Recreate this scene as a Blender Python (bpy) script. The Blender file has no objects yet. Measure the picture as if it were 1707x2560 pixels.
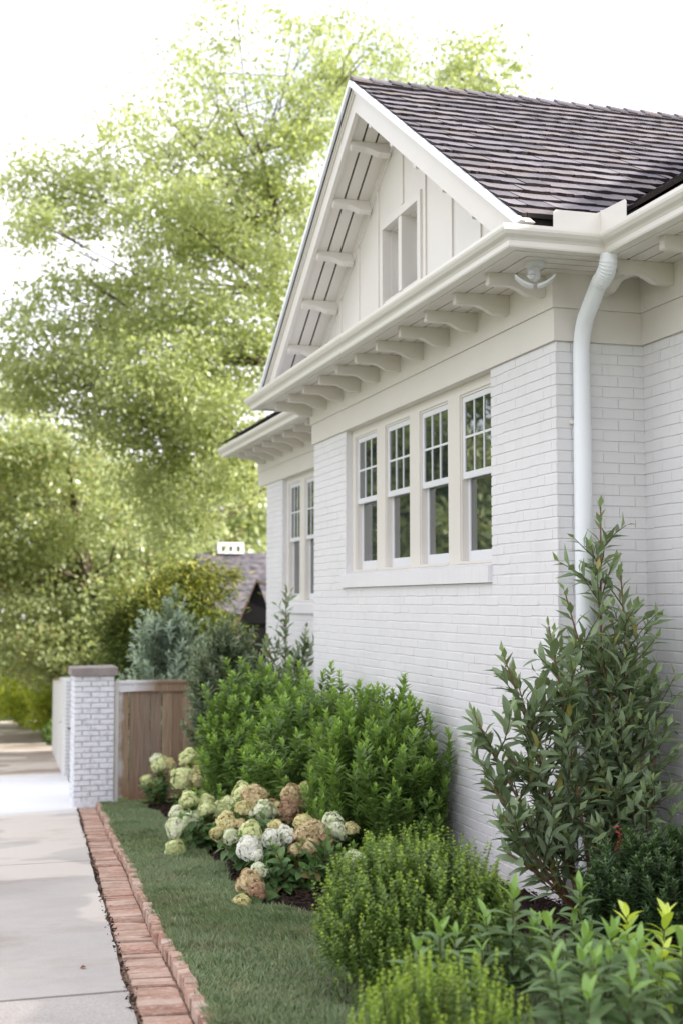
import bpy, math, random
import numpy as np
from mathutils import Vector, Matrix, Euler

random.seed(7)
rng = np.random.default_rng(7)
scene = bpy.context.scene
col = scene.collection
rad = math.radians

# ------------------------------------------------------------------ camera
cam = bpy.data.cameras.new("camera")
cam_o = bpy.data.objects.new("camera", cam)
col.objects.link(cam_o)
cam_o.location = (0, 0, 1.33)
cam_o.rotation_euler = (rad(90 + 3.90), 0, rad(-16.48))
cam.sensor_fit = 'VERTICAL'
cam.sensor_height = 36.0
cam.sensor_width = 24.0
cam.lens = 46.4
cam.clip_start = 0.1
cam.clip_end = 800
cam.dof.use_dof = True
cam.dof.focus_distance = 7.9
cam.dof.aperture_fstop = 2.0
scene.camera = cam_o
scene.render.resolution_x = 682
scene.render.resolution_y = 1024

# ------------------------------------------------------------------ light
SUN = Vector((0.74, -0.42, 0.43)).normalized()          # direction to the sun
SUN_EL = math.asin(SUN.z)
world = bpy.data.worlds.new("World")
scene.world = world
world.use_nodes = True
wn, wl = world.node_tree.nodes, world.node_tree.links
wn.clear()
out = wn.new("ShaderNodeOutputWorld")
bg = wn.new("ShaderNodeBackground")
bg.inputs["Strength"].default_value = 0.15
sky = wn.new("ShaderNodeTexSky")
sky.sky_type = 'NISHITA'
sky.sun_disc = False
sky.sun_elevation = SUN_EL
sky.sun_rotation = math.atan2(SUN.x, SUN.y)
sky.air_density = 1.0
sky.dust_density = 2.0
tc = wn.new("ShaderNodeTexCoord")
mp = wn.new("ShaderNodeMapping")
mp.inputs["Scale"].default_value = (1.0, 1.0, 2.2)
mp.inputs["Location"].default_value = (0.35, 0.1, 0.0)
nz = wn.new("ShaderNodeTexNoise")
nz.inputs["Scale"].default_value = 3.2
nz.inputs["Detail"].default_value = 7
nz.inputs["Roughness"].default_value = 0.55
rp = wn.new("ShaderNodeValToRGB")
rp.color_ramp.elements[0].position = 0.34
rp.color_ramp.elements[1].position = 0.56
rp.color_ramp.elements[0].color = (0.5, 0.5, 0.5, 1)
mx = wn.new("ShaderNodeMixRGB")
mx.inputs[2].default_value = (7.2, 7.12, 7.7, 1)         # bright thin cloud
wl.new(tc.outputs["Generated"], mp.inputs[0])
wl.new(mp.outputs[0], nz.inputs["Vector"])
wl.new(nz.outputs["Fac"], rp.inputs[0])
wl.new(rp.outputs[0], mx.inputs[0])
wl.new(sky.outputs[0], mx.inputs[1])
wl.new(mx.outputs[0], bg.inputs["Color"])
wl.new(bg.outputs[0], out.inputs["Surface"])

sl = bpy.data.lights.new("sun", 'SUN')
sl.energy = 5.0
sl.angle = rad(0.6)
sl.color = (1.0, 0.95, 0.86)
so = bpy.data.objects.new("sun", sl)
so.rotation_euler = SUN.to_track_quat('Z', 'Y').to_euler()
so.location = (20, 10, 25)
col.objects.link(so)

vs = scene.view_settings
vs.view_transform = 'Standard'
vs.look = 'None'
vs.exposure = 0.95
vs.gamma = 1.0
vs.use_curve_mapping = False
cy = scene.cycles
cy.use_denoising = True
cy.max_bounces = 8
cy.diffuse_bounces = 4
cy.transparent_max_bounces = 8
cy.sample_clamp_indirect = 6.0

# ------------------------------------------------------------------ helpers
def gz(y):
    """height of the ground: it falls away from the camera, then levels out"""
    y = np.asarray(y, float)
    z = -0.0725 * y
    z = np.where(y > 45, -3.2625, z)
    z = np.where(y < -4, 0.29, z)
    return z

def G(y):
    return float(gz(y))

class MB:
    def __init__(self):
        self.v, self.f, self.m = [], [], []
    def add(self, verts, faces, mi=0):
        b = len(self.v)
        self.v += [tuple(p) for p in verts]
        self.f += [tuple(i + b for i in fc) for fc in faces]
        self.m += [mi] * len(faces)
        return self
    def box(self, x0, x1, y0, y1, z0, z1, mi=0):
        v = [(x0,y0,z0),(x1,y0,z0),(x1,y1,z0),(x0,y1,z0),(x0,y0,z1),(x1,y0,z1),(x1,y1,z1),(x0,y1,z1)]
        f = [(0,3,2,1),(4,5,6,7),(0,1,5,4),(1,2,6,5),(2,3,7,6),(3,0,4,7)]
        return self.add(v, f, mi)
    def prism(self, poly, axis, a, b, mi=0):
        """poly: 2-D points; extruded along axis ('x': poly is (y,z); 'y': (x,z); 'z': (x,y))"""
        n = len(poly)
        def P(p, t):
            return {'x': (t, p[0], p[1]), 'y': (p[0], t, p[1]), 'z': (p[0], p[1], t)}[axis]
        v = [P(p, a) for p in poly] + [P(p, b) for p in poly]
        f = [tuple(range(n)), tuple(range(2*n-1, n-1, -1))]
        f += [(i, i+n, (i+1) % n + n, (i+1) % n) for i in range(n)]
        return self.add(v, f, mi)
    def tube(self, path, radii, seg=8, cap=True):
        path = [Vector(p) for p in path]
        if not hasattr(radii, '__len__'):
            radii = [radii] * len(path)
        rings = []
        up = Vector((0.13, 0.31, 0.94))
        for i, p in enumerate(path):
            d = (path[min(i+1, len(path)-1)] - path[max(i-1, 0)]).normalized()
            a = d.cross(up)
            if a.length < 1e-3:
                a = d.cross(Vector((1, 0, 0)))
            a.normalize()
            b = d.cross(a)
            rings.append([p + (a*math.cos(2*math.pi*k/seg) + b*math.sin(2*math.pi*k/seg)) * radii[i] for k in range(seg)])
        v = [q for r in rings for q in r]
        f = []
        for i in range(len(path)-1):
            for k in range(seg):
                f.append((i*seg+k, i*seg+(k+1) % seg, (i+1)*seg+(k+1) % seg, (i+1)*seg+k))
        if cap:
            f.append(tuple(range(seg-1, -1, -1)))
            f.append(tuple((len(path)-1)*seg + k for k in range(seg)))
        return self.add(v, f)
    def mesh(self, name, mats, smooth=False):
        me = bpy.data.meshes.new(name)
        me.from_pydata(self.v, [], self.f)
        for m in (mats if isinstance(mats, (list, tuple)) else [mats]):
            me.materials.append(m)
        if any(self.m):
            me.polygons.foreach_set("material_index", self.m)
        # make outward normals consistent
        import bmesh
        bm = bmesh.new(); bm.from_mesh(me)
        bmesh.ops.recalc_face_normals(bm, faces=bm.faces)
        bm.to_mesh(me); bm.free()
        if smooth:
            me.polygons.foreach_set("use_smooth", [True]*len(me.polygons))
            me.set_sharp_from_angle(angle=rad(40))
        me.update()
        return me
    def build(self, name, mats, parent=None, smooth=False):
        return link(name, self.mesh(name, mats, smooth), parent)

def rootloc(o):
    """world location of the top-level ancestor"""
    return o.location

def link(name, me, parent=None, M=None):
    o = bpy.data.objects.new(name, me)
    col.objects.link(o)
    if parent is not None:
        o.parent = parent
        if parent.parent is None:
            o.matrix_parent_inverse = Matrix.Translation(-Vector(parent.location))
    if M is not None:
        o.matrix_basis = M
    return o

def tag(o, label, cat, group=None):
    o["label"] = label
    o["category"] = cat
    if group:
        o["group"] = group
    return o

def thing(name, label, cat, loc, group=None):
    o = bpy.data.objects.new(name, None)
    col.objects.link(o)
    o.location = loc
    o.empty_display_size = 0.2
    return tag(o, label, cat, group)

def kind(o, k):
    o["kind"] = k
    return o

def np_mesh(name, V, F, mats, rnd=None, smooth=False, extra=None):
    """V (n,3), F (m,k) numpy arrays; rnd: one random value per face"""
    me = bpy.data.meshes.new(name)
    n, (m, k) = len(V), F.shape
    me.vertices.add(n)
    me.vertices.foreach_set("co", np.ascontiguousarray(V, np.float32).ravel())
    me.loops.add(m*k)
    me.loops.foreach_set("vertex_index", np.ascontiguousarray(F, np.int32).ravel())
    me.polygons.add(m)
    me.polygons.foreach_set("loop_start", np.arange(0, m*k, k, dtype=np.int32))
    me.polygons.foreach_set("loop_total", np.full(m, k, np.int32))
    for mt in (mats if isinstance(mats, (list, tuple)) else [mats]):
        me.materials.append(mt)
    me.polygons.foreach_set("use_smooth", np.full(m, bool(smooth)))
    if rnd is not None:
        a = me.attributes.new("rnd", 'FLOAT', 'FACE')
        a.data.foreach_set("value", np.ascontiguousarray(rnd, np.float32))
    if extra is not None:
        a = me.attributes.new("tip", 'FLOAT', 'FACE')
        a.data.foreach_set("value", np.ascontiguousarray(extra, np.float32))
    me.update(calc_edges=True)
    me.validate()
    return me

# ------------------------------------------------------------------ materials
class NM:
    def __init__(self, name):
        self.m = bpy.data.materials.new(name)
        self.m.use_nodes = True
        self.n, self.l = self.m.node_tree.nodes, self.m.node_tree.links
        self.n.clear()
        self.out = self.n.new("ShaderNodeOutputMaterial")
    def node(self, t, **kw):
        nd = self.n.new(t)
        for k, v in kw.items():
            if k in nd.inputs:
                nd.inputs[k].default_value = v
            else:
                setattr(nd, k, v)
        return nd
    def link(self, a, b):
        self.l.new(a, b)
    def noise(self, scale, detail=4, rough=0.55, coord="Object", sc=None):
        t = self.node("ShaderNodeTexCoord")
        nzz = self.node("ShaderNodeTexNoise", Scale=scale, Detail=detail, Roughness=rough)
        src = t.outputs[coord]
        if coord == "World":
            src = self.node("ShaderNodeNewGeometry").outputs["Position"]
        if sc:
            mpp = self.node("ShaderNodeMapping")
            mpp.inputs["Scale"].default_value = sc
            self.link(src, mpp.inputs[0]); src = mpp.outputs[0]
        self.link(src, nzz.inputs["Vector"])
        return nzz.outputs["Fac"]
    def wpos(self):
        return self.node("ShaderNodeNewGeometry").outputs["Position"]
    def wnoise(self, scale, detail=4, rough=0.55, sc=None):
        nzz = self.node("ShaderNodeTexNoise", Scale=scale, Detail=detail, Roughness=rough)
        src = self.wpos()
        if sc:
            mpp = self.node("ShaderNodeMapping")
            mpp.inputs["Scale"].default_value = sc
            self.link(src, mpp.inputs[0]); src = mpp.outputs[0]
        self.link(src, nzz.inputs["Vector"])
        return nzz.outputs["Fac"]
    def ramp(self, fac, stops):
        r = self.node("ShaderNodeValToRGB")
        e = r.color_ramp.elements
        while len(e) < len(stops):
            e.new(0.5)
        for k, (p, c) in enumerate(stops):
            e[k].position = p
            e[k].color = (*c, 1) if len(c) == 3 else c
        self.link(fac, r.inputs[0])
        return r.outputs[0]
    def mix(self, fac, a, b, mode='MIX'):
        mxx = self.node("ShaderNodeMixRGB", blend_type=mode)
        for i, q in ((0, fac), (1, a), (2, b)):
            if isinstance(q, (int, float)):
                mxx.inputs[i].default_value = q
            elif isinstance(q, tuple):
                mxx.inputs[i].default_value = (*q, 1)
            else:
                self.link(q, mxx.inputs[i])
        return mxx.outputs[0]
    def math(self, op, a, b=0.0):
        nd = self.node("ShaderNodeMath", operation=op)
        for i, q in ((0, a), (1, b)):
            if isinstance(q, (int, float)):
                nd.inputs[i].default_value = q
            else:
                self.link(q, nd.inputs[i])
        return nd.outputs[0]
    def rnd(self):
        """per-piece random value: face attribute plus object random"""
        a = self.node("ShaderNodeAttribute", attribute_name="rnd")
        o = self.node("ShaderNodeObjectInfo")
        return self.math('FRACT', self.math('ADD', a.outputs["Fac"], o.outputs["Random"]))
    def principled(self, color, rough=0.6, spec=0.5, bump=None, bump_d=0.01, metallic=0.0, ior=None):
        p = self.node("ShaderNodeBsdfPrincipled")
        if isinstance(color, tuple):
            p.inputs["Base Color"].default_value = (*color, 1)
        else:
            self.link(color, p.inputs["Base Color"])
        if isinstance(rough, (int, float)):
            p.inputs["Roughness"].default_value = rough
        else:
            self.link(rough, p.inputs["Roughness"])
        p.inputs["Specular IOR Level"].default_value = spec
        p.inputs["Metallic"].default_value = metallic
        if ior:
            p.inputs["IOR"].default_value = ior
        if bump is not None:
            b = self.node("ShaderNodeBump", Distance=bump_d, Strength=1.0)
            self.link(bump, b.inputs["Height"])
            self.link(b.outputs[0], p.inputs["Normal"])
        return p.outputs[0]
    def done(self, sh):
        self.link(sh, self.out.inputs["Surface"])
        return self.m

def mat_paint(name, c, rough=0.45, var=0.04, bump=0.0015, nscale=30, splash=False):
    k = NM(name)
    n1 = k.wnoise(1.7, 5)
    c2 = tuple(max(0, x*(1-var*2)) for x in c)
    cc = k.ramp(n1, [(0.35, c2), (0.65, c)])
    n2 = k.wnoise(nscale, 6, 0.6)
    if splash:
        sep = k.node("ShaderNodeSeparateXYZ")
        k.link(k.wpos(), sep.inputs[0])
        h = k.math('ADD', sep.outputs["Z"], k.math('MULTIPLY', sep.outputs["Y"], 0.0725))
        h = k.math('ADD', h, k.math('MULTIPLY', k.math('SUBTRACT', k.wnoise(9, 6, 0.7), 0.5), 0.55))
        cc = k.mix(k.math('MULTIPLY', k.ramp(h, [(0.02, (1, 1, 1)), (0.32, (0, 0, 0))]), 0.45), cc, (0.40, 0.33, 0.27))
        run = k.ramp(k.wnoise(3.0, 5, 0.6, sc=(6, 6, 0.5)), [(0.56, (1, 1, 1)), (0.78, (0.93, 0.925, 0.90))])
        cc = k.mix(1.0, cc, run, 'MULTIPLY')
    return k.done(k.principled(cc, rough, 0.4, n2, bump))

M_TRIM = mat_paint("white_trim_paint", (0.715, 0.68, 0.625), 0.4, 0.02, 0.0006, 60)
M_GUT = mat_paint("white_gutter_enamel", (0.76, 0.73, 0.675), 0.3, 0.015, 0.0003, 20)
M_SPOUT = mat_paint("white_downspout_enamel", (0.80, 0.83, 0.85), 0.32, 0.015, 0.0003, 20)
M_BRICK = mat_paint("painted_brick", (0.735, 0.727, 0.727), 0.55, 0.025, 0.0022, 38, True)
M_SASH = mat_paint("white_sash_paint", (0.72, 0.73, 0.75), 0.35, 0.01, 0.0003, 50)

def mat_oldpaint():
    k = NM("thin_white_paint_on_brick")
    n = k.wnoise(14, 6, 0.65)
    cc = k.ramp(n, [(0.30, (0.50, 0.50, 0.53)), (0.48, (0.74, 0.75, 0.78)), (0.7, (0.80, 0.81, 0.83))])
    return k.done(k.principled(cc, 0.65, 0.3, k.wnoise(45, 6), 0.006))
M_PILLAR = mat_oldpaint()
def mat_mortar():
    k = NM("grey_pillar_mortar")
    cc = k.ramp(k.wnoise(30, 4), [(0.3, (0.44, 0.44, 0.46)), (0.7, (0.60, 0.60, 0.62))])
    return k.done(k.principled(cc, 0.9, 0.2))
M_MORTAR = mat_mortar()

def mat_glass():
    k = NM("window_glass")
    p = k.node("ShaderNodeBsdfPrincipled")
    p.inputs["Base Color"].default_value = (0.020, 0.032, 0.030, 1)
    p.inputs["Roughness"].default_value = 0.015
    p.inputs["IOR"].default_value = 3.0
    b = k.node("ShaderNodeBump", Distance=0.002, Strength=0.35)
    k.link(k.wnoise(2.2, 1), b.inputs["Height"])
    k.link(b.outputs[0], p.inputs["Normal"])
    return k.done(p.outputs[0])
M_GLASS = mat_glass()

def mat_shingle():
    k = NM("weathered_shake")
    r = k.rnd()
    base = k.ramp(r, [(0.0, (0.115, 0.105, 0.118)), (0.3, (0.150, 0.139, 0.157)), (0.55, (0.185, 0.172, 0.195)),
                      (0.8, (0.17, 0.148, 0.148)), (1.0, (0.22, 0.205, 0.22))])
    streak = k.wnoise(9, 5, 0.6, sc=(6, 1, 1))
    cc = k.mix(0.45, base, k.ramp(streak, [(0.3, (0.6, 0.59, 0.6)), (0.7, (1.15, 1.14, 1.16))]), 'MULTIPLY')
    return k.done(k.principled(cc, 0.8, 0.25, k.wnoise(40, 5, 0.6, sc=(3, 1, 1)), 0.006))
M_SHAKE = mat_shingle()
def mat_plain(name, c, rough=0.7, spec=0.3, var=0.25, ns=12, bump=0.003):
    k = NM(name)
    c2 = tuple(x*(1-var) for x in c)
    cc = k.ramp(k.wnoise(ns, 5), [(0.3, c2), (0.7, c)])
    return k.done(k.principled(cc, rough, spec, k.wnoise(ns*4, 5), bump))
M_BUTT = mat_plain("end_grain_with_shade", (0.045, 0.038, 0.038), 0.9, 0.1)  # dark end grain; the shade on the butts is put into its colour
M_DECK = mat_plain("roof_underlay", (0.05, 0.045, 0.045), 0.9, 0.1)
M_FLASH = mat_plain("dark_roof_flashing", (0.06, 0.065, 0.08), 0.4, 0.5)
M_DRIP = mat_plain("white_drip_edge", (0.80, 0.83, 0.88), 0.3, 0.5, 0.03, 5, 0.0003)

def mat_redbrick():
    k = NM("red_paving_brick")
    r = k.rnd()
    base = k.ramp(r, [(0.0, (0.33, 0.175, 0.125)), (0.3, (0.42, 0.245, 0.175)), (0.65, (0.48, 0.315, 0.24)), (1.0, (0.53, 0.40, 0.325))])
    g = k.wnoise(26, 6, 0.7)
    cc = k.mix(k.ramp(g, [(0.45, (0, 0, 0)), (0.75, (1, 1, 1))]), base, (0.60, 0.47, 0.39))
    cc = k.mix(0.8, cc, k.ramp(k.wnoise(5, 5), [(0.3, (0.70, 0.69, 0.68)), (0.7, (1.1, 1.12, 1.13))]), 'MULTIPLY')
    return k.done(k.principled(cc, 0.85, 0.2, k.wnoise(90, 5, 0.6), 0.006))
M_RED = mat_redbrick()
M_JOINT = mat_plain("sandy_joint_dirt", (0.26, 0.175, 0.125), 0.95, 0.1, 0.5, 25, 0.01)

M_DIRT = mat_plain("dark_joint_soil", (0.075, 0.055, 0.045), 0.95, 0.1, 0.5, 40, 0.01)
def mat_concrete(coarse=False, far=False):
    k = NM("driveway_concrete" + ("_coarse" if coarse else "")+("_tan" if far else ""))
    big = k.wnoise(0.55, 6, 0.6)
    cc = k.ramp(big, [(0.36, (0.42, 0.39, 0.36)), (0.5, (0.49, 0.46, 0.425)), (0.62, (0.53, 0.49, 0.445))])
    if far:
        cc = k.ramp(big, [(0.36, (0.34, 0.275, 0.235)), (0.62, (0.44, 0.37, 0.32))])
    # worn pale patches with crisp wandering borders
    w = k.ramp(k.wnoise(0.62, 3, 0.45), [(0.505, (0, 0, 0)), (0.53, (1, 1, 1))])
    cc = k.mix(k.math('MULTIPLY', w, 0.75), cc, (0.66, 0.60, 0.53))
    st = k.ramp(k.wnoise(1.3, 5, 0.6), [(0.55, (1, 1, 1)), (0.75, (0.80, 0.76, 0.72))])
    cc = k.mix(1.0, cc, st, 'MULTIPLY')
    fine = k.wnoise(120 if not coarse else 70, 4, 0.7)
    cc = k.mix(0.55 if coarse else 0.3, cc, k.ramp(fine, [(0.3, (0.55, 0.54, 0.54)), (0.7, (1.25, 1.25, 1.25))]), 'MULTIPLY')
    # white paint overspray on the apron between the gate pillars
    sep = k.node("ShaderNodeSeparateXYZ")
    k.link(k.wpos(), sep.inputs[0])
    yy = k.math('ADD', sep.outputs["Y"], k.math('MULTIPLY', k.math('SUBTRACT', k.wnoise(0.9, 4), 0.5), 1.6))
    f = k.ramp(k.math('DIVIDE', yy, 40.0), [(0.395, (0, 0, 0)), (0.42, (1, 1, 1)), (0.60, (1, 1, 1)), (0.64, (0, 0, 0))])
    cc = k.mix(k.math('MULTIPLY', f, 0.85), cc, (0.80, 0.81, 0.83))
    return k.done(k.principled(cc, 0.85, 0.25, k.wnoise(150 if not coarse else 60, 5, 0.7), 0.004 if not coarse else 0.01))
M_CONC = mat_concrete()
M_CONC2 = mat_concrete(True)
M_CONC3 = mat_concrete(False, True)

M_SOIL = mat_plain("dark_mulch", (0.030, 0.019, 0.015), 0.95, 0.1, 0.6, 22, 0.03)
M_CHIP = mat_plain("bark_chip", (0.050, 0.030, 0.022), 0.9, 0.15, 0.6, 40, 0.004)

def mat_ground():
    k = NM("far_grass_ground")
    cc = k.ramp(k.wnoise(1.1, 6), [(0.3, (0.06, 0.085, 0.025)), (0.55, (0.11, 0.15, 0.04)), (0.75, (0.17, 0.19, 0.06))])
    return k.done(k.principled(cc, 0.9, 0.1, k.wnoise(30, 4), 0.03))
M_GROUND = mat_ground()
def mat_lawn():
    k = NM("lawn_thatch")
    cc = k.ramp(k.wnoise(6, 6), [(0.3, (0.035, 0.055, 0.02)), (0.7, (0.075, 0.10, 0.045))])
    return k.done(k.principled(cc, 0.95, 0.1, k.wnoise(80, 4), 0.02))
M_LAWN = mat_lawn()

def mat_wood():
    k = NM("weathered_cedar")
    r = k.rnd()
    base = k.ramp(r, [(0.0, (0.22, 0.155, 0.105)), (0.35, (0.30, 0.215, 0.14)), (0.6, (0.25, 0.19, 0.145)), (1.0, (0.38, 0.28, 0.17))])
    gr = k.wnoise(5, 6, 0.65, sc=(14, 14, 0.55))
    cc = k.mix(0.75, base, k.ramp(gr, [(0.3, (0.5, 0.48, 0.47)), (0.7, (1.35, 1.32, 1.28))]), 'MULTIPLY')
    sep = k.node("ShaderNodeSeparateXYZ")
    k.link(k.wpos(), sep.inputs[0])
    # reddish damp foot of the boards
    low = k.ramp(k.math('ADD', sep.outputs["Z"], k.math('MULTIPLY', k.wnoise(5, 4), 0.5)), [(0.0, (1, 1, 1)), (0.02, (1, 1, 1))])
    zz = k.math('ADD', k.math('MULTIPLY', k.math('ADD', sep.outputs["Z"], 1.15), 1.5), k.math('MULTIPLY', k.wnoise(6, 4), 0.35))
    lo = k.ramp(zz, [(0.18, (1, 1, 1)), (0.6, (0, 0, 0))])
    cc = k.mix(k.math('MULTIPLY', lo, 0.6), cc, (0.25, 0.115, 0.065))
    # white overspray near the pillar
    xx = k.math('ADD', k.math('SUBTRACT', sep.outputs["X"], 2.03), k.math('MULTIPLY', k.math('SUBTRACT', k.wnoise(4, 4), 0.5), 0.16))
    top = k.ramp(sep.outputs["Z"], [(0.18, (0, 0, 0)), (0.20, (1, 1, 1))])
    reach = k.math('ADD', 0.13, k.math('MULTIPLY', top, 0.42))
    q = k.math('DIVIDE', xx, reach)
    f = k.ramp(q, [(0.45, (1, 1, 1)), (1.0, (0, 0, 0))])
    cc = k.mix(k.math('MULTIPLY', f, 0.9), cc, (0.76, 0.77, 0.79))
    return k.done(k.principled(cc, 0.8, 0.25, gr, 0.006))
M_WOOD = mat_wood()
M_STONE = mat_plain("greyish_cap_stone", (0.33, 0.29, 0.27), 0.85, 0.2, 0.3, 9, 0.006)

LEAF_GAIN = 1.55
def mat_leaf(name, dark, light, tip=None, trans=0.35, rough=0.45, spec=0.4, nscale=0.6, odd=None, tcol=None, straw=None):
    k = NM(name)
    dark, light = (tuple(min(.9, x*LEAF_GAIN) for x in q) for q in (dark, light))
    tip = tuple(min(.9, x*LEAF_GAIN) for x in tip) if tip else None
    r = k.rnd()
    n = k.wnoise(nscale, 3)
    f = k.math('ADD', k.math('MULTIPLY', r, 0.6), k.math('MULTIPLY', n, 0.5))
    cc = k.ramp(f, [(0.2, dark), (0.85, light)])
    if tip:
        a = k.node("ShaderNodeAttribute", attribute_name="tip")
        cc = k.mix(a.outputs["Fac"], cc, tip)
    if straw:
        sp = k.ramp(k.wnoise(2.6, 5, 0.65), [(0.50, (0, 0, 0)), (0.72, (1, 1, 1))])
        cc = k.mix(k.math('MULTIPLY', sp, 0.75), cc, straw)
    if odd:
        o = k.ramp(r, [(0.965, (0, 0, 0)), (0.975, (1, 1, 1))])
        cc = k.mix(k.math('MULTIPLY', o, 0.8), cc, odd)
    p = k.principled(cc, rough, spec)
    t = k.node("ShaderNodeBsdfTranslucent")
    tc2 = k.mix(1.0, cc, (1.35, 1.30, 0.55) if tcol is None else tcol, 'MULTIPLY')
    k.link(tc2, t.inputs[0])
    ms = k.node("ShaderNodeMixShader")
    ms.inputs[0].default_value = trans
    k.link(p, ms.inputs[1]); k.link(t.outputs[0], ms.inputs[2])
    return k.done(ms.outputs[0])

M_L_TREE = mat_leaf("broadleaf_tree_leaf", (0.175, 0.205, 0.10), (0.33, 0.36, 0.19), None, 0.52, 0.36, 0.6, 0.25, tcol=(1.25, 1.25, 0.75))
M_L_TREE2 = mat_leaf("woodland_leaf", (0.17, 0.205, 0.11), (0.33, 0.355, 0.20), None, 0.52, 0.36, 0.6, 0.3, tcol=(1.25, 1.25, 0.75), odd=(0.35, 0.22, 0.10))
M_L_CYP = mat_leaf("cypress_foliage", (0.024, 0.042, 0.012), (0.070, 0.095, 0.020), (0.24, 0.23, 0.04), 0.25, 0.6, 0.2)
M_L_LAUREL = mat_leaf("laurel_leaf", (0.085, 0.125, 0.062), (0.17, 0.22, 0.125), (0.15, 0.21, 0.08), 0.2, 0.36, 0.5, 3.0, odd=(0.30, 0.26, 0.05))
M_L_SILVER = mat_leaf("grey_green_leaf", (0.12, 0.165, 0.12), (0.25, 0.31, 0.25), (0.32, 0.38, 0.31), 0.2, 0.45, 0.4)
M_L_OLIVE = mat_leaf("dull_olive_leaf", (0.065, 0.095, 0.055), (0.15, 0.19, 0.115), (0.20, 0.25, 0.16), 0.2, 0.45, 0.4, odd=(0.25, 0.12, 0.05))
M_L_HEDGE = mat_leaf("glossy_hedge_leaf", (0.062, 0.115, 0.032), (0.145, 0.22, 0.060), (0.22, 0.34, 0.08), 0.38, 0.4, 0.45, 1.5)
M_L_BOX = mat_leaf("boxwood_leaf", (0.045, 0.085, 0.018), (0.12, 0.185, 0.034), (0.28, 0.38, 0.06), 0.3, 0.35, 0.5, 3.0)
M_L_PER = mat_leaf("matt_green_leaf", (0.085, 0.14, 0.060), (0.145, 0.21, 0.095), (0.185, 0.30, 0.08), 0.3, 0.5, 0.35, 3.0)
M_L_LIME = mat_leaf("sun_tinted_leaf", (0.20, 0.30, 0.05), (0.38, 0.46, 0.08), (0.48, 0.55, 0.12), 0.35, 0.45, 0.4, 3.0)  # yellow sunlight on the lower right leaves is put into this colour
M_L_DARK = mat_leaf("dark_evergreen_leaf", (0.022, 0.045, 0.018), (0.055, 0.095, 0.035), (0.10, 0.17, 0.05), 0.2, 0.35, 0.5, 3.0)
M_L_HYD = mat_leaf("hydrangea_leaf", (0.045, 0.095, 0.030), (0.10, 0.17, 0.055), (0.15, 0.22, 0.08), 0.3, 0.5, 0.35, 3.0, odd=(0.24, 0.17, 0.07))
M_L_FARHEDGE = mat_leaf("sunny_shrub_leaf", (0.20, 0.26, 0.05), (0.42, 0.45, 0.09), None, 0.4, 0.5, 0.4, 0.8)
M_GRASS = mat_leaf("grass_blade", (0.085, 0.120, 0.055), (0.20, 0.25, 0.135), None, 0.3, 0.55, 0.3, 2.2, odd=(0.38, 0.32, 0.20), tcol=(1.1, 1.15, 0.7), straw=(0.27, 0.27, 0.165))
FLOWER = {
    'l': mat_leaf("lime_floret", (0.40, 0.45, 0.21), (0.58, 0.61, 0.37), None, 0.25, 0.6, 0.2, 6, tcol=(1, 1, .8)),
    'c': mat_leaf("cream_floret", (0.47, 0.52, 0.31), (0.67, 0.69, 0.50), None, 0.25, 0.6, 0.2, 6, tcol=(1, 1, .85)),
    'w': mat_leaf("white_floret", (0.58, 0.61, 0.48), (0.73, 0.73, 0.65), None, 0.25, 0.6, 0.2, 6, tcol=(1, 1, .9)),
    'b': mat_leaf("buff_floret", (0.40, 0.36, 0.17), (0.57, 0.53, 0.31), None, 0.25, 0.6, 0.2, 6, tcol=(1, 1, .8)),
    't': mat_leaf("tan_floret", (0.38, 0.30, 0.17), (0.52, 0.45, 0.28), None, 0.25, 0.6, 0.2, 6, tcol=(1, .95, .8)),
    'p': mat_leaf("russet_floret", (0.26, 0.16, 0.10), (0.38, 0.27, 0.17), None, 0.25, 0.6, 0.2, 6, tcol=(1, .9, .8)),
}
M_BARK = mat_plain("grey_brown_bark", (0.13, 0.10, 0.075), 0.9, 0.15, 0.5, 6, 0.02)
M_STEM = mat_plain("green_brown_stem", (0.12, 0.11, 0.05), 0.7, 0.3, 0.4, 30, 0.002)
M_STEMRED = mat_plain("tan_red_stem", (0.24, 0.125, 0.07), 0.7, 0.3, 0.3, 30, 0.002)

# ================================================================== SETTING
# ground sheet
ys = np.concatenate([np.array([-120., -4.0]), np.linspace(0, 45, 10), np.array([60., 120., 320.])])
mb = MB()
for a, b in zip(ys[:-1], ys[1:]):
    mb.add([(-260, a, G(a)-.07), (260, a, G(a)-.07), (260, b, G(b)-.07), (-260, b, G(b)-.07)], [(0, 1, 2, 3)])
V = np.array(mb.v)
kind(mb.build("ground", M_GROUND), "structure")

def xd(y):
    return 0.385 + 0.0698*y

# driveway: a parent slab course with one child per poured slab
jy = [-3.0, 6.22, 11.3, 16.45, 24.2, 32.0, 40.0, 45.0, 53.0]
drive = MB()
for a, b in zip(jy[:-1], jy[1:]):
    drive.add([(-4.35, a, G(a)-.062), (xd(a)+.01, a, G(a)-.062), (xd(b)+.01, b, G(b)-.062), (-4.35, b, G(b)-.062)], [(0, 1, 2, 3)])
drive = kind(drive.build("driveway", M_JOINT), "structure")
for i, (a, b) in enumerate(zip(jy[:-1], jy[1:])):
    a2, b2 = a+.020, b-.020
    n = 24
    mbs = MB()
    # wandering broken right-hand edge
    right = [(xd(t) + random.uniform(-.014, .006), t) for t in np.linspace(a2, b2, max(3, int((b2-a2)/.18)))]
    poly = [(-4.3, a2)] + right + [(-4.3, b2)]
    m = len(poly)
    v = [(x, y, G(y)+random.uniform(-.001, .001)) for x, y in poly] + [(x, y, G(y)-.06) for x, y in poly]
    mbs.add(v, [tuple(range(m))] + [(k, (k+1) % m, (k+1) % m+m, k+m) for k in range(m)])
    mbs.build("slab", M_CONC2 if i == 0 else (M_CONC if b < 25 else M_CONC3), drive)

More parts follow.
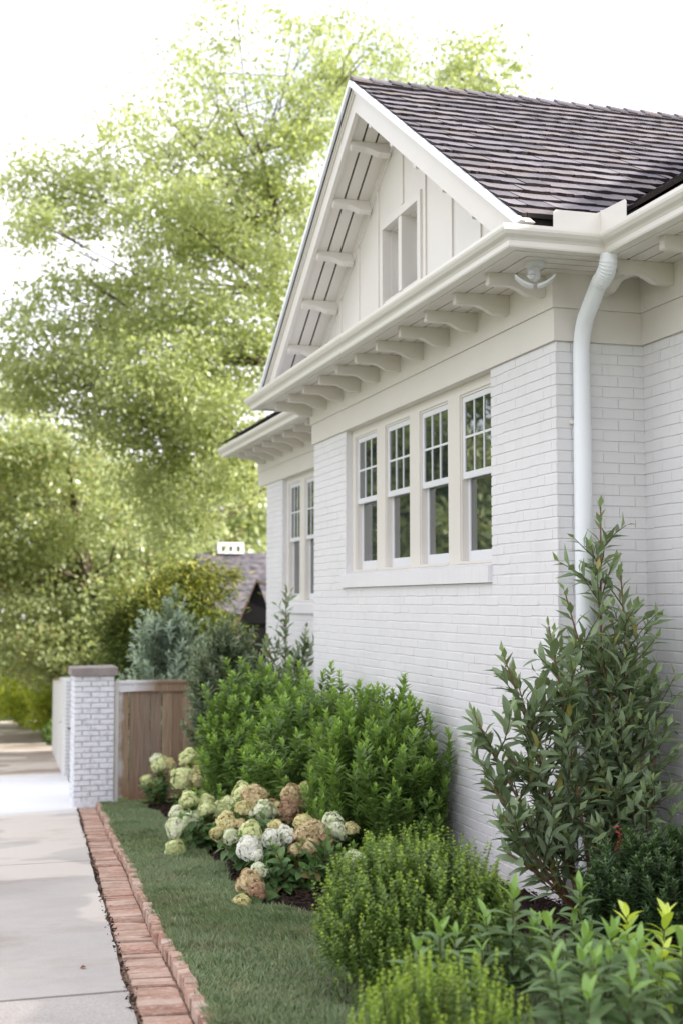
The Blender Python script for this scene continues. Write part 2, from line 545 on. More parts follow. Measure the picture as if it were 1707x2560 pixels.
for t in jy[1:-1]:
    w = .022
    MB().add([(-4.3, t-w, G(t-w)-.010), (xd(t)+.005, t-w, G(t-w)-.010), (xd(t)+.005, t+w, G(t+w)-.010), (-4.3, t+w, G(t+w)-.010)], [(0, 1, 2, 3)]).build("joint_filler", M_DIRT, drive)

# ------------------------------------------------------------------ brick edging beside the driveway
def brick_mesh(name, lx, ly, lz, mat, bev=.005, jit=.003):
    """box with a chamfered, slightly uneven top; origin at the centre of its foot"""
    j = lambda: random.uniform(-jit, jit)
    x, y = lx/2, ly/2
    base = [(-x, -y, 0), (x, -y, 0), (x, y, 0), (-x, y, 0)]
    r2 = [(-x+j(), -y+j(), lz-bev), (x+j(), -y+j(), lz-bev), (x+j(), y+j(), lz-bev), (-x+j(), y+j(), lz-bev)]
    r3 = [(-x+bev+j(), -y+bev+j(), lz+j()*.6), (x-bev+j(), -y+bev+j(), lz+j()*.6), (x-bev+j(), y-bev+j(), lz+j()*.6), (-x+bev+j(), y-bev+j(), lz+j()*.6)]
    f = []
    for o in (0, 4):
        f += [(o+k, o+(k+1) % 4, o+(k+1) % 4+4, o+k+4) for k in range(4)]
    f.append((8, 9, 10, 11))
    mbx = MB(); mbx.add(base+r2+r3, f)
    return mbx.mesh(name, mat)

edging = thing("brick_edging", "strip of red bricks with raised upright border between driveway and lawn", "brick edging", (xd(6), 6.0, G(6)))
bedm = MB()
for a in np.arange(4.2, 16.9, .5):
    b = min(a+.5, 16.97)
    bedm.add([(xd(a)-.03, a, G(a)-.012), (xd(a)+.32, a, G(a)-.012), (xd(b)+.32, b, G(b)-.012), (xd(b)-.03, b, G(b)-.012)], [(0, 1, 2, 3)])
bedm.build("joint_bed", M_JOINT, edging)
flat = [brick_mesh("paving_brick", .203, .089, .055, M_RED, .005, .0035) for _ in range(6)]
upr = [brick_mesh("border_brick", .058, .093, .14, M_RED, .006, .003) for _ in range(6)]
SLOPE = math.atan(-.0725)
ANG = -math.atan(.0698)
wob = lambda y: .012*math.sin(y*1.3+.5) + .006*math.sin(y*3.1)
y = 4.3
while y < 16.9:
    p = .0975 + random.uniform(-.002, .003)
    M = Matrix.Translation((xd(y)+.122+wob(y)*.5, y, G(y)-.060+random.uniform(-.006, .006))) @ Euler((SLOPE+random.gauss(0, .016), random.gauss(0, .010), ANG+random.gauss(0, .012))).to_matrix().to_4x4()
    link("paving_brick", random.choice(flat), edging, M)
    y += p
y = 4.3
while y < 16.92:
    p = .0995 + random.uniform(-.003, .004)
    M = Matrix.Translation((xd(y)+.260+wob(y), y, G(y)-.086+random.uniform(-.007, .005))) @ Euler((SLOPE+random.gauss(0, .02), random.gauss(0, .035), ANG+random.gauss(0, .03))).to_matrix().to_4x4()
    link("border_brick", random.choice(upr), edging, M)
    y += p

def crumbs():
    n = 1500
    y = 4.4+12.4*rng.random(n)
    x = xd(y)+.006+rng.normal(0, .013, n)
    P = np.stack([x, y, gz(y)-.006+.006*rng.random(n)], 1)
    s = .002+.006*rng.random(n)**2
    V = (P[:, None, :]+rng.normal(size=(n, 4, 3))*s[:, None, None])
    b = np.arange(n)[:, None]*4
    F = np.concatenate([b+np.array([[0, 1, 2]]), b+np.array([[0, 2, 3]]), b+np.array([[0, 3, 1]]), b+np.array([[1, 3, 2]])], 1).reshape(-1, 3)
    return np_mesh("soil_crumbs", V.reshape(-1, 3), F, M_DIRT)
kind(link("soil_crumbs", crumbs(), edging), "stuff")

# ------------------------------------------------------------------ lawn and bed
BEDX = np.array([(2.5, 3.2), (5, 3.4), (6.0, 3.3), (6.6, 2.9), (7.3, 2.40), (7.75, 2.02), (8.2, 1.86), (8.8, 1.86), (9.9, 1.99), (11.5, 2.12), (14, 2.24), (17.1, 2.32)])
def bedx(y):
    return np.interp(y, BEDX[:, 0], BEDX[:, 1]) + .02*np.sin(np.asarray(y)*5.1) + .015*np.sin(np.asarray(y)*11.3)
def bump(x, y, s=1.0):
    return s*(np.sin(x*5.1+y*2.3)*.4 + np.sin(x*2.3-y*6.1+1)*.35 + np.sin(x*11+y*9)*.25)
def sheet(name, y0, y1, dy, fx0, fx1, nx, fz, mat, parent=None):
    yy = np.arange(y0, y1+1e-6, dy)
    V, F = [], []
    for y in yy:
        for t in np.linspace(0, 1, nx):
            x = fx0(y)+(fx1(y)-fx0(y))*t
            V.append((x, y, fz(x, y, t)))
    for i in range(len(yy)-1):
        for j in range(nx-1):
            a = i*nx+j
            F.append((a, a+1, a+nx+1, a+nx))
    return link(name, np_mesh(name, np.array(V), np.array(F), mat, smooth=True), parent)
lawn = kind(sheet("lawn", 2.6, 16.98, .12, lambda y: xd(y)+.288+wob(y), lambda y: float(bedx(y)), 14,
                  lambda x, y, t: G(y)+.030+.010*float(bump(x, y)), M_LAWN), "structure")
bed = kind(sheet("planting_bed", 4.4, 17.0, .07, lambda y: float(bedx(y))-.03, lambda y: 4.2, 44,
                 lambda x, y, t: G(y)+.012+.05*min(1, t*4)+.012*float(bump(x*3, y*3))+random.uniform(-.006, .006), M_SOIL), "structure")

# grass blades
def grass():
    n = 190000
    # denser close to the camera
    u = rng.random(n)
    y = 4.55*(16.95/4.55)**(u**1.15)
    x0 = xd(y)+.272-.02*np.sin(y*17)*np.sin(y*5.3)
    x1 = bedx(y)+.03
    x = x0+(x1-x0)*rng.random(n)
    keep = x < 0.66*y + .1
    x, y = x[keep], y[keep]
    n = len(x)
    # tufts: pull blades together
    tx = np.round(x*14+.35*np.sin(y*31)) / 14
    ty = np.round(y*12+.35*np.sin(x*37)) / 12
    x = x+(tx-x)*.35*rng.random(n)
    y = y+(ty-y)*.35*rng.random(n)
    z = gz(y)+.026+.010*bump(x, y)
    patch = .5+.5*np.sin(x*3.1+1.7*np.sin(y*1.3))*np.sin(y*2.1+x)
    tc_x, tc_y = rng.uniform(.9, 2.3, 90), 4.6+11*rng.random(90)**1.4
    dmin = np.min((x[:, None]-tc_x[None])**2+(y[:, None]-tc_y[None])**2, axis=1)**.5
    tuft = np.exp(-(dmin/.06)**2)
    h = (.022+.024*rng.random(n)) * (.70+.5*patch+.9*tuft) * (1+.4*(rng.random(n) < .04))
    az = rng.normal(2.2, 1.2, n) + 1.2*np.sin(x*2+y*1.4)
    lean = h*(.25+.75*rng.random(n))
    w = .0016+.0012*rng.random(n)+.00016*y
    dx, dy = np.cos(az), np.sin(az)
    sa = rng.random(n)*6.283
    sx, sy = np.cos(sa)*w, np.sin(sa)*w
    P = np.stack([x, y, z], 1)
    S = np.stack([sx, sy, 0*sx], 1)
    mid = P+np.stack([dx*lean*.3, dy*lean*.3, h*.6], 1)
    tipp = P+np.stack([dx*lean, dy*lean, h], 1)
    V = np.stack([P-S, P+S, mid+S*.8, mid-S*.8, tipp], 1).reshape(-1, 3)
    b = np.arange(n)[:, None]*5
    F = np.concatenate([b+np.array([[0, 1, 2]]), b+np.array([[0, 2, 3]]), b+np.array([[3, 2, 4]])], 1).reshape(-1, 3)
    r = np.repeat(np.clip(rng.random(n)*.55+.42*patch, 0, .999), 3)
    return np_mesh("grass", V, F, M_GRASS, r)
kind(tag(link("lawn_grass", grass()), "short blue-green turf filling the strip between brick edging and planting bed", "grass"), "stuff")

# bark chips on the bed
def chips():
    n = 9000
    y = 5.0+rng.random(n)**1.3*11.5
    x0 = bedx(y)-.02
    x = x0+(4.1-x0)*rng.random(n)**1.2
    z = gz(y)+.03+.05*np.clip((x-x0)/(4.2-x0)*4, 0, 1)
    P = np.stack([x, y, z], 1)
    a = rng.random(n)*6.283
    L = .010+.022*rng.random(n); W = .003+.006*rng.random(n)
    D = np.stack([np.cos(a), np.sin(a), rng.normal(0, .35, n)], 1)
    S = np.stack([-np.sin(a), np.cos(a), rng.normal(0, .3, n)], 1)
    N = np.cross(D, S)*.004
    c = [P-D*L[:, None]-S*W[:, None], P+D*L[:, None]-S*W[:, None], P+D*L[:, None]+S*W[:, None], P-D*L[:, None]+S*W[:, None]]
    V = np.stack(c+[P+N*1.5], 1).reshape(-1, 3)
    b = np.arange(n)[:, None]*5
    F = np.concatenate([b+np.array([[0, 1, 4]]), b+np.array([[1, 2, 4]]), b+np.array([[2, 3, 4]]), b+np.array([[3, 0, 4]])], 1).reshape(-1, 3)
    return np_mesh("mulch_chips", V, F, M_CHIP)
kind(tag(link("mulch_chips", chips()), "dark bark chips scattered over the planting bed", "mulch"), "stuff")

# ================================================================== HOUSE
XW, XN = 3.53, 4.13           # front of the gabled wing, front of the set-back walls
Y1, Y3, Y4 = 7.31, 12.91, 17.55
ZB = 2.93                     # underside of the frieze
YR = 10.03                    # ridge of the wing
ZT, PIT = 5.56, .63           # apex of the wing, roof pitch
house = thing("house", "white painted brick house with gabled wing, bracketed eaves and shake roof", "house", (4.13, 7.31, G(7.31)))

COURSE, BL, BH = .0677, .203, .058
def painted_brick_mesh(lx=BL, lz=BH):
    """local x along the wall, z up, y = outward is -y"""
    j = lambda s=.0009: random.uniform(-s, s)
    x, z = lx/2, lz/2+.0014
    x += .0046
    back = [(-x, .007, -z), (x, .007, -z), (x, .007, z), (-x, .007, z)]
    e = .0032
    y = random.uniform(-.0007, .0009)
    ex = .0014
    fr = [(-x+ex, y+j(.0004), -z+e+j()), (x-ex, y+j(.0004), -z+e+j()), (x-ex, y+j(.0004), z-e+j()), (-x+ex, y+j(.0004), z-e+j())]
    mid = [(-x+e*.2+j(), .0035, -z+e*.2+j()), (x-e*.2+j(), .0035, -z+e*.2+j()), (x-e*.2+j(), .0035, z-e*.2+j()), (-x+e*.2+j(), .0035, z-e*.2+j())]
    f = []
    for o in (0, 4):
        f += [(o+k, o+(k+1) % 4, o+(k+1) % 4+4, o+k+4) for k in range(4)]
    f.append((8, 9, 10, 11))
    return back+mid+fr, f
BV = [painted_brick_mesh() for _ in range(14)]
BMESH = []
for v, f in BV:
    t = MB(); t.add(v, f); BMESH.append(t.mesh("brick", M_BRICK))

all_bricks = []           # (distance, wall, matrix, variant)
def wall_panel(name, o, u, length, z0, z1, holes, ends=(0, 0), inset=(.0072, .0072)):
    """o: start (x,y); u: unit direction along the wall; outward normal is u turned -90 degrees"""
    ux, uy = u
    nx, ny = uy, -ux
    mb = MB()
    # backing sheet, 8 mm behind the brick faces, cut round the openings
    cuts = sorted(set([inset[0], length-inset[1]] + [h for q in holes for h in (q[0], q[1])]))
    for a, b in zip(cuts[:-1], cuts[1:]):
        zs = [(z0, z1)]
        for q in holes:
            if q[0] <= a+1e-6 and q[1] >= b-1e-6:
                zs = [(z0, q[2]), (q[3], z1)]
        for s, t in zs:
            if t-s < 1e-4:
                continue
            P = lambda d, z, k: (o[0]+ux*d-nx*k, o[1]+uy*d-ny*k, z)
            v = [P(a, s, .0062), P(b, s, .0062), P(b, t, .0062), P(a, t, .0062), P(a, s, .2), P(b, s, .2), P(b, t, .2), P(a, t, .2)]
            mb.add(v, [(0, 1, 2, 3), (4, 7, 6, 5), (0, 4, 5, 1), (1, 5, 6, 2), (2, 6, 7, 3), (3, 7, 4, 0)])
    w = mb.build(name, M_BRICK, house)
    R = Matrix(((ux, -nx, 0), (uy, -ny, 0), (0, 0, 1)))
    n = 0
    z = z1-COURSE
    while z > z0-1e-6:
        off = 0 if n % 2 else -(BL+.0097)/2
        n += 1
        d = off
        while d < length:
            a, b = max(d, ends[0]), min(d+BL, length-ends[1])
            segs = [(a, b)]
            for q in holes:
                if z+COURSE > q[2]+.01 and z < q[3]-.01:
                    ns = []
                    for s, t in segs:
                        if t <= q[0] or s >= q[1]:
                            ns.append((s, t))
                        else:
                            if s < q[0]-.02: ns.append((s, q[0]-.001))
                            if t > q[1]+.02: ns.append((q[1]+.001, t))
                    segs = ns
            for s, t in segs:
                if t-s < .03:
                    continue
                c = (s+t)/2
                zz = z+COURSE/2+random.uniform(-.0025, .0025)
                M = Matrix.Translation((o[0]+ux*c, o[1]+uy*c, zz)) @ (R @ Euler((random.gauss(0, .012), random.gauss(0, .003), random.gauss(0, .001))).to_matrix()).to_4x4() @ Matrix.Diagonal(((t-s)/BL, 1, 1, 1))
                dist = (Vector((o[0]+ux*c, o[1]+uy*c, zz))-Vector((0, 0, 1.33))).length
                all_bricks.append((dist, w, M, random.randrange(len(BV))))
            d += BL+.0097
        z -= COURSE
    return w

# wing front (faces the driveway): u runs towards -Y so that the outward normal is -X
WIN = (8.33, 11.79)
w_front = wall_panel("wing_front_wall", (XW, Y3), (0, -1), Y3-Y1, -1.3, ZB, [(Y3-WIN[1], Y3-WIN[0], 1.46, ZB)])
w_ret = wall_panel("wing_return_wall", (XW, Y1), (1, 0), XN-XW, -.9, ZB, [], inset=(.0072, -.03))
w_near = wall_panel("near_wall", (XN, Y1), (0, -1), 4.3, -.75, ZB, [], inset=(-.03, .0))
FWIN = (14.30, 16.67)
w_far = wall_panel("far_wall", (XN, Y4), (0, -1), Y4-Y3, -1.6, ZB, [(Y4-FWIN[1], Y4-FWIN[0], 1.19, ZB)])
# plain walls the camera never sees, closing the house
mbw = MB()
mbw.box(XN+.2, 13.6, Y4-.2, Y4, -1.6, 3.4)
mbw.box(13.4, 13.6, -2, Y4-.2, -1.6, 3.4)
mbw.box(XN, XN+.2, -2, 3.0, -.75, ZB)
mbw.box(XW+.2, XN+.0, Y3-.2, Y3, -1.4, ZB)
mbw.box(XN+.2, 13.4, -2, -1.8, -1, 3.4)
mbw.prism([(3.6, 3.36), (14.2, 3.36), (8.9, 6.72)], 'y', Y4-.15, Y4-.01)
mbw.prism([(3.6, 3.36), (14.2, 3.36), (8.9, 6.72)], 'y', -1.9, -1.8)
mbw.build("rear_wall", M_BRICK, house)

vis = [b for b in all_bricks if b[2].translation.z > .25]
vis.sort(key=lambda b: b[0])
near_ids = set(id(b) for b in vis[:300])
for d, w, M, k in vis[:300]:
    link("brick", BMESH[k], w, M)
for w in (w_front, w_ret, w_near, w_far):
    Vs, Fs = [], []
    nb = 0
    for b in all_bricks:
        if b[1] is not w or id(b) in near_ids:
            continue
        v = np.array(BV[b[3]][0])
        M = np.array(b[2])
        Vs.append(v @ M[:3, :3].T + M[:3, 3])
        Fs.append(np.array(BV[b[3]][1])+nb*12)
        nb += 1
    if nb:
        o = link("brickwork", np_mesh("brickwork", np.concatenate(Vs), np.concatenate(Fs), M_BRICK), w)
        kind(o, "stuff")

# ---- mitred sweeps that follow the wall line
def offpath(a, yend=-2.0):
    return [(XN-a, 17.98), (XN-a, Y3+a), (XW-a, Y3+a), (XW-a, Y1-a), (XN-a, Y1-a), (XN-a, yend)]
def sweep(name, prof, mat, parent, closed=True, smooth=False):
    """prof: (offset outward from the wall, z)"""
    mb = MB()
    paths = [offpath(a) for a, z in prof]
    n, m = len(prof), len(paths[0])
    v = [(paths[i][j][0], paths[i][j][1], prof[i][1]) for j in range(m) for i in range(n)]
    f = []
    for j in range(m-1):
        for i in range(n if closed else n-1):
            f.append((j*n+i, j*n+(i+1) % n, (j+1)*n+(i+1) % n, (j+1)*n+i))
    if closed:
        f += [tuple(range(n)), tuple((m-1)*n+i for i in range(n-1, -1, -1))]
    mb.add(v, f)
    return mb.build(name, mat, parent, smooth)

sweep("frieze_board", [(-.01, ZB), (.020, ZB), (.020, 3.13), (-.01, 3.13)], M_TRIM, house)
sweep("frieze_cap", [(-.01, 3.131), (.034, 3.131), (.034, 3.35), (-.01, 3.35)], M_TRIM, house)
ZS = 3.345
nb = 4
wd = .445/nb
for k in range(nb):
    a0, a1 = .014+k*wd, .014+(k+1)*wd-.013
    sweep("soffit_board", [(a0, ZS), (a1, ZS), (a1, ZS+.018), (a0, ZS+.018)], M_TRIM, house)
sweep("fascia", [(.456, 3.328), (.4745, 3.328), (.4745, 3.455), (.456, 3.455)], M_TRIM, house)
sweep("eave_cover", [(-.1, 3.40), (.45, 3.40), (.45, 3.41), (-.1, 3.41)], M_DECK, house)
gut = sweep("gutter", [(.476, 3.335), (.540, 3.335), (.545, 3.345), (.545, 3.372), (.556, 3.385), (.580, 3.400), (.596, 3.418), (.600, 3.432), (.600, 3.452),
                       (.588, 3.452), (.588, 3.440), (.570, 3.412), (.540, 3.392), (.534, 3.350), (.480, 3.345), (.480, 3.455), (.476, 3.455)], M_GUT, house)
# far end cap
MB().prism([(XN-.478, 3.336), (XN-.543, 3.336), (XN-.598, 3.42), (XN-.598, 3.45), (XN-.478, 3.45)], 'y', 17.98, 17.99).build("end_cap", M_GUT, gut)
# splash guard standing in the inside corner
sg = MB()
gx, gy = XN-.592, Y1-.592
zA, zB = 3.448, 3.555
sg.prism([(gx-.30, zA), (gx, zA), (gx, zB+.012), (gx-.03, zB), (gx-.285, zB), (gx-.30, zB-.015)], 'y', gy-.002, gy+.001)
sg.prism([(gy, zA), (gy-.30, zA), (gy-.30, zB-.015), (gy-.285, zB), (gy-.03, zB+.012), (gy, zB+.02)], 'x', gx-.003, gx)
sg.build("splash_guard", M_GUT, gut)

# ---- brackets under the eaves
def bracket_mesh(L, w=.056):
    """local: x = outwards from the wall (0..L), z down from 0"""
    pts = [(0, 0), (L, 0), (L, -.072), (L-.012, -.078), (L-.115, -.078)]
    for t in np.linspace(0, 1, 8)[1:]:
        s = t*t*(3-2*t)
        pts.append((L-.115-.15*t, -.078-.048*s + .012*math.sin(t*math.pi)))
    pts.append((0, -.128))
    mb = MB(); mb.prism(pts, 'y', -w/2, w/2)
    return mb.mesh("bracket", M_TRIM)
BR = bracket_mesh(.375)
FACE_NX = Matrix.Rotation(math.pi, 4, 'Z')           # outwards = -X
FACE_NY = Matrix.Rotation(-math.pi/2, 4, 'Z')        # outwards = -Y
for i in range(11):
    link("bracket", BR, house, Matrix.Translation((XW-.035, 7.40+i*.5495, ZS-.001)) @ FACE_NX)
for y in (13.93, 14.46, 14.99, 15.50, 16.03, 16.56, 17.05, 17.5):
    link("bracket", BR, house, Matrix.Translation((XN-.035, y, ZS-.001)) @ FACE_NX)
for y in (6.90, 6.36, 5.81, 5.26, 4.71):
    link("bracket", BR, house, Matrix.Translation((XN-.035, y, ZS-.001)) @ FACE_NX)
link("bracket", BR, house, Matrix.Translation((XW+.30, Y1-.035, ZS-.001)) @ FACE_NY)

# ---- gable over the wing
def zt(y, d=0.0):
    return ZT-PIT*abs(y-YR)-d
def slope_strip(d0, d1, x0, x1, side, mb, y_out, zmin=3.465):
    """band parallel to the rake, between d0 and d1 below the roof line; side -1 near, +1 far"""
    def Y(d, z):   # y where the line d below the roof meets height z
        return YR+side*(ZT-d-z)/PIT
    lim = lambda d: min(abs(Y(d, zmin)-YR), abs(y_out-YR))
    q0, q1 = lim(d0), lim(d1)
    poly = [(YR, ZT-d0), (YR+side*q0, ZT-d0-PIT*q0)]
    if abs(q0-q1) > 1e-4:
        pass
    poly += [(YR+side*q1, ZT-d1-PIT*q1), (YR, ZT-d1)]
    if side < 0:
        poly = poly[::-1]
    mb.prism(poly, 'x', x0, x1)
    return mb
XG = 3.47                  # gable wall
for s, yo in ((-1, 6.70), (1, 13.36)):
    b = slope_strip(.0, .255, 3.085, 3.122, s, MB(), yo).build("bargeboard", M_TRIM, house)
    slope_strip(.0, .075, 3.060, 3.0845, s, MB(), yo).build("rake_moulding", M_TRIM, b)
    slope_strip(.075, .10, 3.072, 3.0845, s, MB(), yo).build("rake_bead", M_TRIM, b)
    slope_strip(-.010, .042, 3.028, 3.0595, s, MB(), yo).build("drip_edge", M_DRIP, b)
    for k in range(3):
        x0 = 3.124+k*.116
        slope_strip(.20, .222, x0, x0+.099, s, MB(), yo).build("gable_soffit_board", M_TRIM, house)
    slope_strip(.224, .335, XG-.016, XG-.001, s, MB(), yo).build("rake_frieze", M_TRIM, house)
    for k in range(5):
        y = YR+s*(.29+k*.525)
        L = .325
        Rr = Matrix.Rotation(-s*math.atan(PIT), 4, 'X')
        link("gable_bracket", None or BR, house, Matrix.Translation((XG-.017, y, zt(y, .224))) @ Rr @ FACE_NX @ Matrix.Diagonal((.88, 1, .95, 1)))
# gable wall with the window opening left free
gwy = (9.59, 10.455)
gwz = (3.86, 4.476)
gm = MB()
def tri_clip(y0, y1, zlo=3.42):
    t = lambda y: zt(y, .03)
    return [(y0, zlo), (y1, zlo), (y1, t(y1))] + ([(YR, t(YR))] if y0 < YR < y1 else []) + [(y0, t(y0))]
gm.prism(tri_clip(6.85, gwy[0]), 'x', XG, XG+.06)
gm.prism(tri_clip(gwy[1], 13.2), 'x', XG, XG+.06)
gm.prism([(gwy[0], 3.42), (gwy[1], 3.42), (gwy[1], gwz[0]), (gwy[0], gwz[0])], 'x', XG, XG+.06)
gm.prism([(gwy[0], gwz[1]), (gwy[1], gwz[1]), (gwy[1], zt(gwy[1], .03)), (YR, zt(YR, .03)), (gwy[0], zt(gwy[0], .03))], 'x', XG, XG+.06)
gw = gm.build("gable_wall", M_TRIM, house)
for y in (7.78, 8.34, 8.88, 9.44, 10.61, 11.17, 11.73, 12.29):
    z1 = zt(y, .34)
    if z1 > 3.6:
        MB().box(XG-.013, XG-.0005, y-.022, y+.022, 3.45, z1).build("batten", M_TRIM, gw)
MB().box(XG-.013, XG-.0005, 9.97-.022, 9.97+.022, 4.56, zt(9.97, .34)).build("batten", M_TRIM, gw)
# attic window
aw = MB()
aw.box(XG-.018, XG+.0, gwy[0]-.07, gwy[0]-.001, 3.6, gwz[1]+.07)
aw.box(XG-.018, XG+.0, gwy[1]+.001, gwy[1]+.07, 3.6, gwz[1]+.07)
aw.box(XG-.018, XG+.0, gwy[0]-.001, gwy[1]+.001, gwz[1]+.001, gwz[1]+.07)
aw.box(XG-.01, XG+.17, 9.985, 10.065, gwz[0], gwz[1])
aw.box(XG+.061, XG+.2, gwy[0]-.02, gwy[0]+.012, gwz[0], gwz[1])
aw.box(XG+.061, XG+.2, gwy[1]-.012, gwy[1]+.02, gwz[0], gwz[1])
aw.box(XG+.061, XG+.2, gwy[0], gwy[1], gwz[1]-.012, gwz[1]+.02)
awo = aw.build("attic_window", M_TRIM, house)
for a, b in ((gwy[0]+.014, 9.983), (10.067, gwy[1]-.014)):
    s = MB()
    for q in ((a, a+.04), (b-.04, b)):
        s.box(XG+.12, XG+.155, q[0], q[1], gwz[0], gwz[1]-.013)
    s.box(XG+.12, XG+.155, a+.04, b-.04, gwz[1]-.055, gwz[1]-.013)
    s.box(XG+.12, XG+.155, a+.04, b-.04, gwz[0], gwz[0]+.05)
    s.build("sash", M_SASH, awo)
    MB().box(XG+.138, XG+.143, a+.0405, b-.0405, gwz[0]+.0505, gwz[1]-.0555).build("pane", M_GLASS, awo)
# little pent roof behind the gutter, closing to the gable wall
MB().prism([(3.062, 3.452), (3.46, 3.56), (3.46, 3.575), (3.062, 3.462)], 'y', 6.9, 13.3).build("pent_flashing", M_DRIP, house)

# ---- roof
def wz(y, n=0.0):
    return ZT-PIT*abs(y-YR)+n
mbr = MB()
dk = -.018
xe = 3.05
near = [(xe, 6.82), (3.64, 6.82), (6.87, YR), (xe, YR)]
far = [(xe, YR), (6.87, YR), (3.64, 13.24), (xe, 13.24)]
for pl in (near, far):
    v = [(x, y, wz(y, dk)) for x, y in pl]+[(x, y, wz(y, dk-.03)) for x, y in pl]
    mbr.add(v, [(0, 1, 2, 3), (7, 6, 5, 4)]+[(k, (k+1) % 4, (k+1) % 4+4, k+4) for k in range(4)])
def mz(x, n=0.0):
    return 3.462+PIT*(x-3.52)+n
mp_ = [(3.64, -2.2), (3.64, 6.82), (6.85, YR), (3.64, 13.24), (3.64, 18.02), (8.9, 18.02), (8.9, -2.2)]
v = [(x, y, mz(x, dk)) for x, y in mp_]+[(x, y, mz(x, dk-.03)) for x, y in mp_]
n = len(mp_)
mbr.add(v, [tuple(range(n)), tuple(range(2*n-1, n-1, -1))]+[(k, (k+1) % n, (k+1) % n+n, k+n) for k in range(n)])
mbr.add([(8.9, -2.2, mz(8.9, dk)), (8.9, 18.02, mz(8.9, dk)), (14.4, 18.02, mz(8.9)-PIT*5.5), (14.4, -2.2, mz(8.9)-PIT*5.5)], [(0, 1, 2, 3)])
roof = mbr.build("roof", M_DECK, house)

SL = math.sqrt(1+PIT*PIT)
EXPO = .183
def shake_mesh():
    """unit width, butt at y=0, head at y=.36, tilted so the butt stands up; edges uneven"""
    j = lambda s: random.uniform(-s, s)
    n = 4
    v, f, m = [], [], []
    xs = np.linspace(0, 1, n)
    by = [j(.009) for _ in xs]
    for x, q in zip(xs, by):
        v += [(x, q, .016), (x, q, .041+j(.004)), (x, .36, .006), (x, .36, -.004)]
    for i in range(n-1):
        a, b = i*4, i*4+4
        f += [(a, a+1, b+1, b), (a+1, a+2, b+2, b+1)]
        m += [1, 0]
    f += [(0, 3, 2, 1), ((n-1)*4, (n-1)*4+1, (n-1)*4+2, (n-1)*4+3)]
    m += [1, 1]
    return v, f, m
SV = [shake_mesh() for _ in range(16)]
SMESH = []
for v, f, m in SV:
    t = MB(); t.v, t.f, t.m = list(v), list(f), list(m)
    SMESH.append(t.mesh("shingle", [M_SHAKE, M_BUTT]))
pieces, rest = [], []
# wing, near slope
Rn = Matrix.Rotation(math.atan(PIT), 4, 'X')
k = 0
while True:
    s = -.02+k*EXPO
    y = 6.80+s/SL
    if y > YR-.07:
        break
    xv = y-3.165
    x = 3.05-random.uniform(0, .14)
    first = True
    while x < xv:
        w = random.uniform(.13, .29)
        a, b = max(x, 3.05), min(x+w, xv+.03)
        if b-a > .04:
            M = Matrix.Translation((a+.002, y, wz(y, dk)+.002+random.uniform(0, .004))) @ Rn @ Matrix.Rotation(random.gauss(0, .012), 4, 'Z') @ Matrix.Diagonal((b-a-.004, 1 if y < YR-.30 else max(.15, (YR-y)*SL/.37), 1, 1))
            (pieces if a < 6.1 else rest).append((M, random.randrange(16)))
        x += w
    k += 1
while len(pieces) > 300:
    rest.append(pieces.pop())
for M, q in pieces:
    link("shingle", SMESH[q], roof, M)
# main slope: near and far of the wing
Rm = Matrix(((0, math.cos(math.atan(PIT)), -math.sin(math.atan(PIT)), 0), (-1, 0, 0, 0), (0, math.sin(math.atan(PIT)), math.cos(math.atan(PIT)), 0), (0, 0, 0, 1)))
for k in range(30):
    x = 3.62+(-.02+k*EXPO)/SL
    for lo, hi in ((1.0, x+3.17), (20.06-x-3.17, 18.03)):
        if hi < lo:
            continue
        y = hi
        while y > lo:
            w = random.uniform(.13, .29)
            a = max(y-w, lo)
            if y-a > .04:
                M = Matrix.Translation((x, y-.002, mz(x, dk)+.002)) @ Rm @ Matrix.Diagonal((y-a-.004, 1, 1, 1))
                rest.append((M, random.randrange(16)))
            y -= w
# wing, far slope
Rf = Matrix.Rotation(math.pi, 4, 'Z') @ Rn
for k in range(21):
    y = 13.26-(-.02+k*EXPO)/SL
    if y < YR+.07:
        break
    x = 20.06-y-3.15
    while x > 3.05:
        w = random.uniform(.13, .29)
        a = max(x-w, 3.05)
        if x-a > .04:
            rest.append((Matrix.Translation((x-.002, y, wz(y, dk)+.002)) @ Rf @ Matrix.Diagonal((x-a-.004, 1 if y > YR+.3 else max(.15, (y-YR)*SL/.37), 1, 1)), random.randrange(16)))
        x -= w
bigV, bigF, bigM, bigR = [], [], [], []
nv = 0
for M, q in rest:
    v, f, m = SV[q]
    A = np.array(M)
    bigV.append(np.array(v) @ A[:3, :3].T + A[:3, 3])
    bigF.append(np.array(f)+nv)
    bigM += m
    bigR += [random.random()]*len(f)
    nv += len(v)
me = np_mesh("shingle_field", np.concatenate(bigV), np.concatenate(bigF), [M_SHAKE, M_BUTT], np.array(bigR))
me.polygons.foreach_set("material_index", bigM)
kind(link("shingle_field", me, roof), "stuff")
# ridge caps
for k in range(24):
    x = 3.04+k*.165
    c = MB()
    h = .075
    for s in (-1, 1):
        q = lambda xx, yy, t: (xx, YR+s*yy, ZT+t-PIT*yy+random.uniform(-.002, .002))
        v = [q(x, 0, .050), q(x+.26, 0, .026), q(x+.26, h, .026), q(x, h, .050), q(x, 0, .026), q(x+.26, 0, .010), q(x+.26, h, .010), q(x, h, .026)]
        c.add(v, [(0, 1, 2, 3), (7, 6, 5, 4), (0, 3, 7, 4), (1, 5, 6, 2), (2, 6, 7, 3), (0, 4, 5, 1)])
    c.build("ridge_cap", M_SHAKE, roof)
# dark valley flashing and eave starter
MB().box(3.06, 3.66, 6.834, 6.845, 3.40, 3.535).build("eave_flashing", M_FLASH, roof)

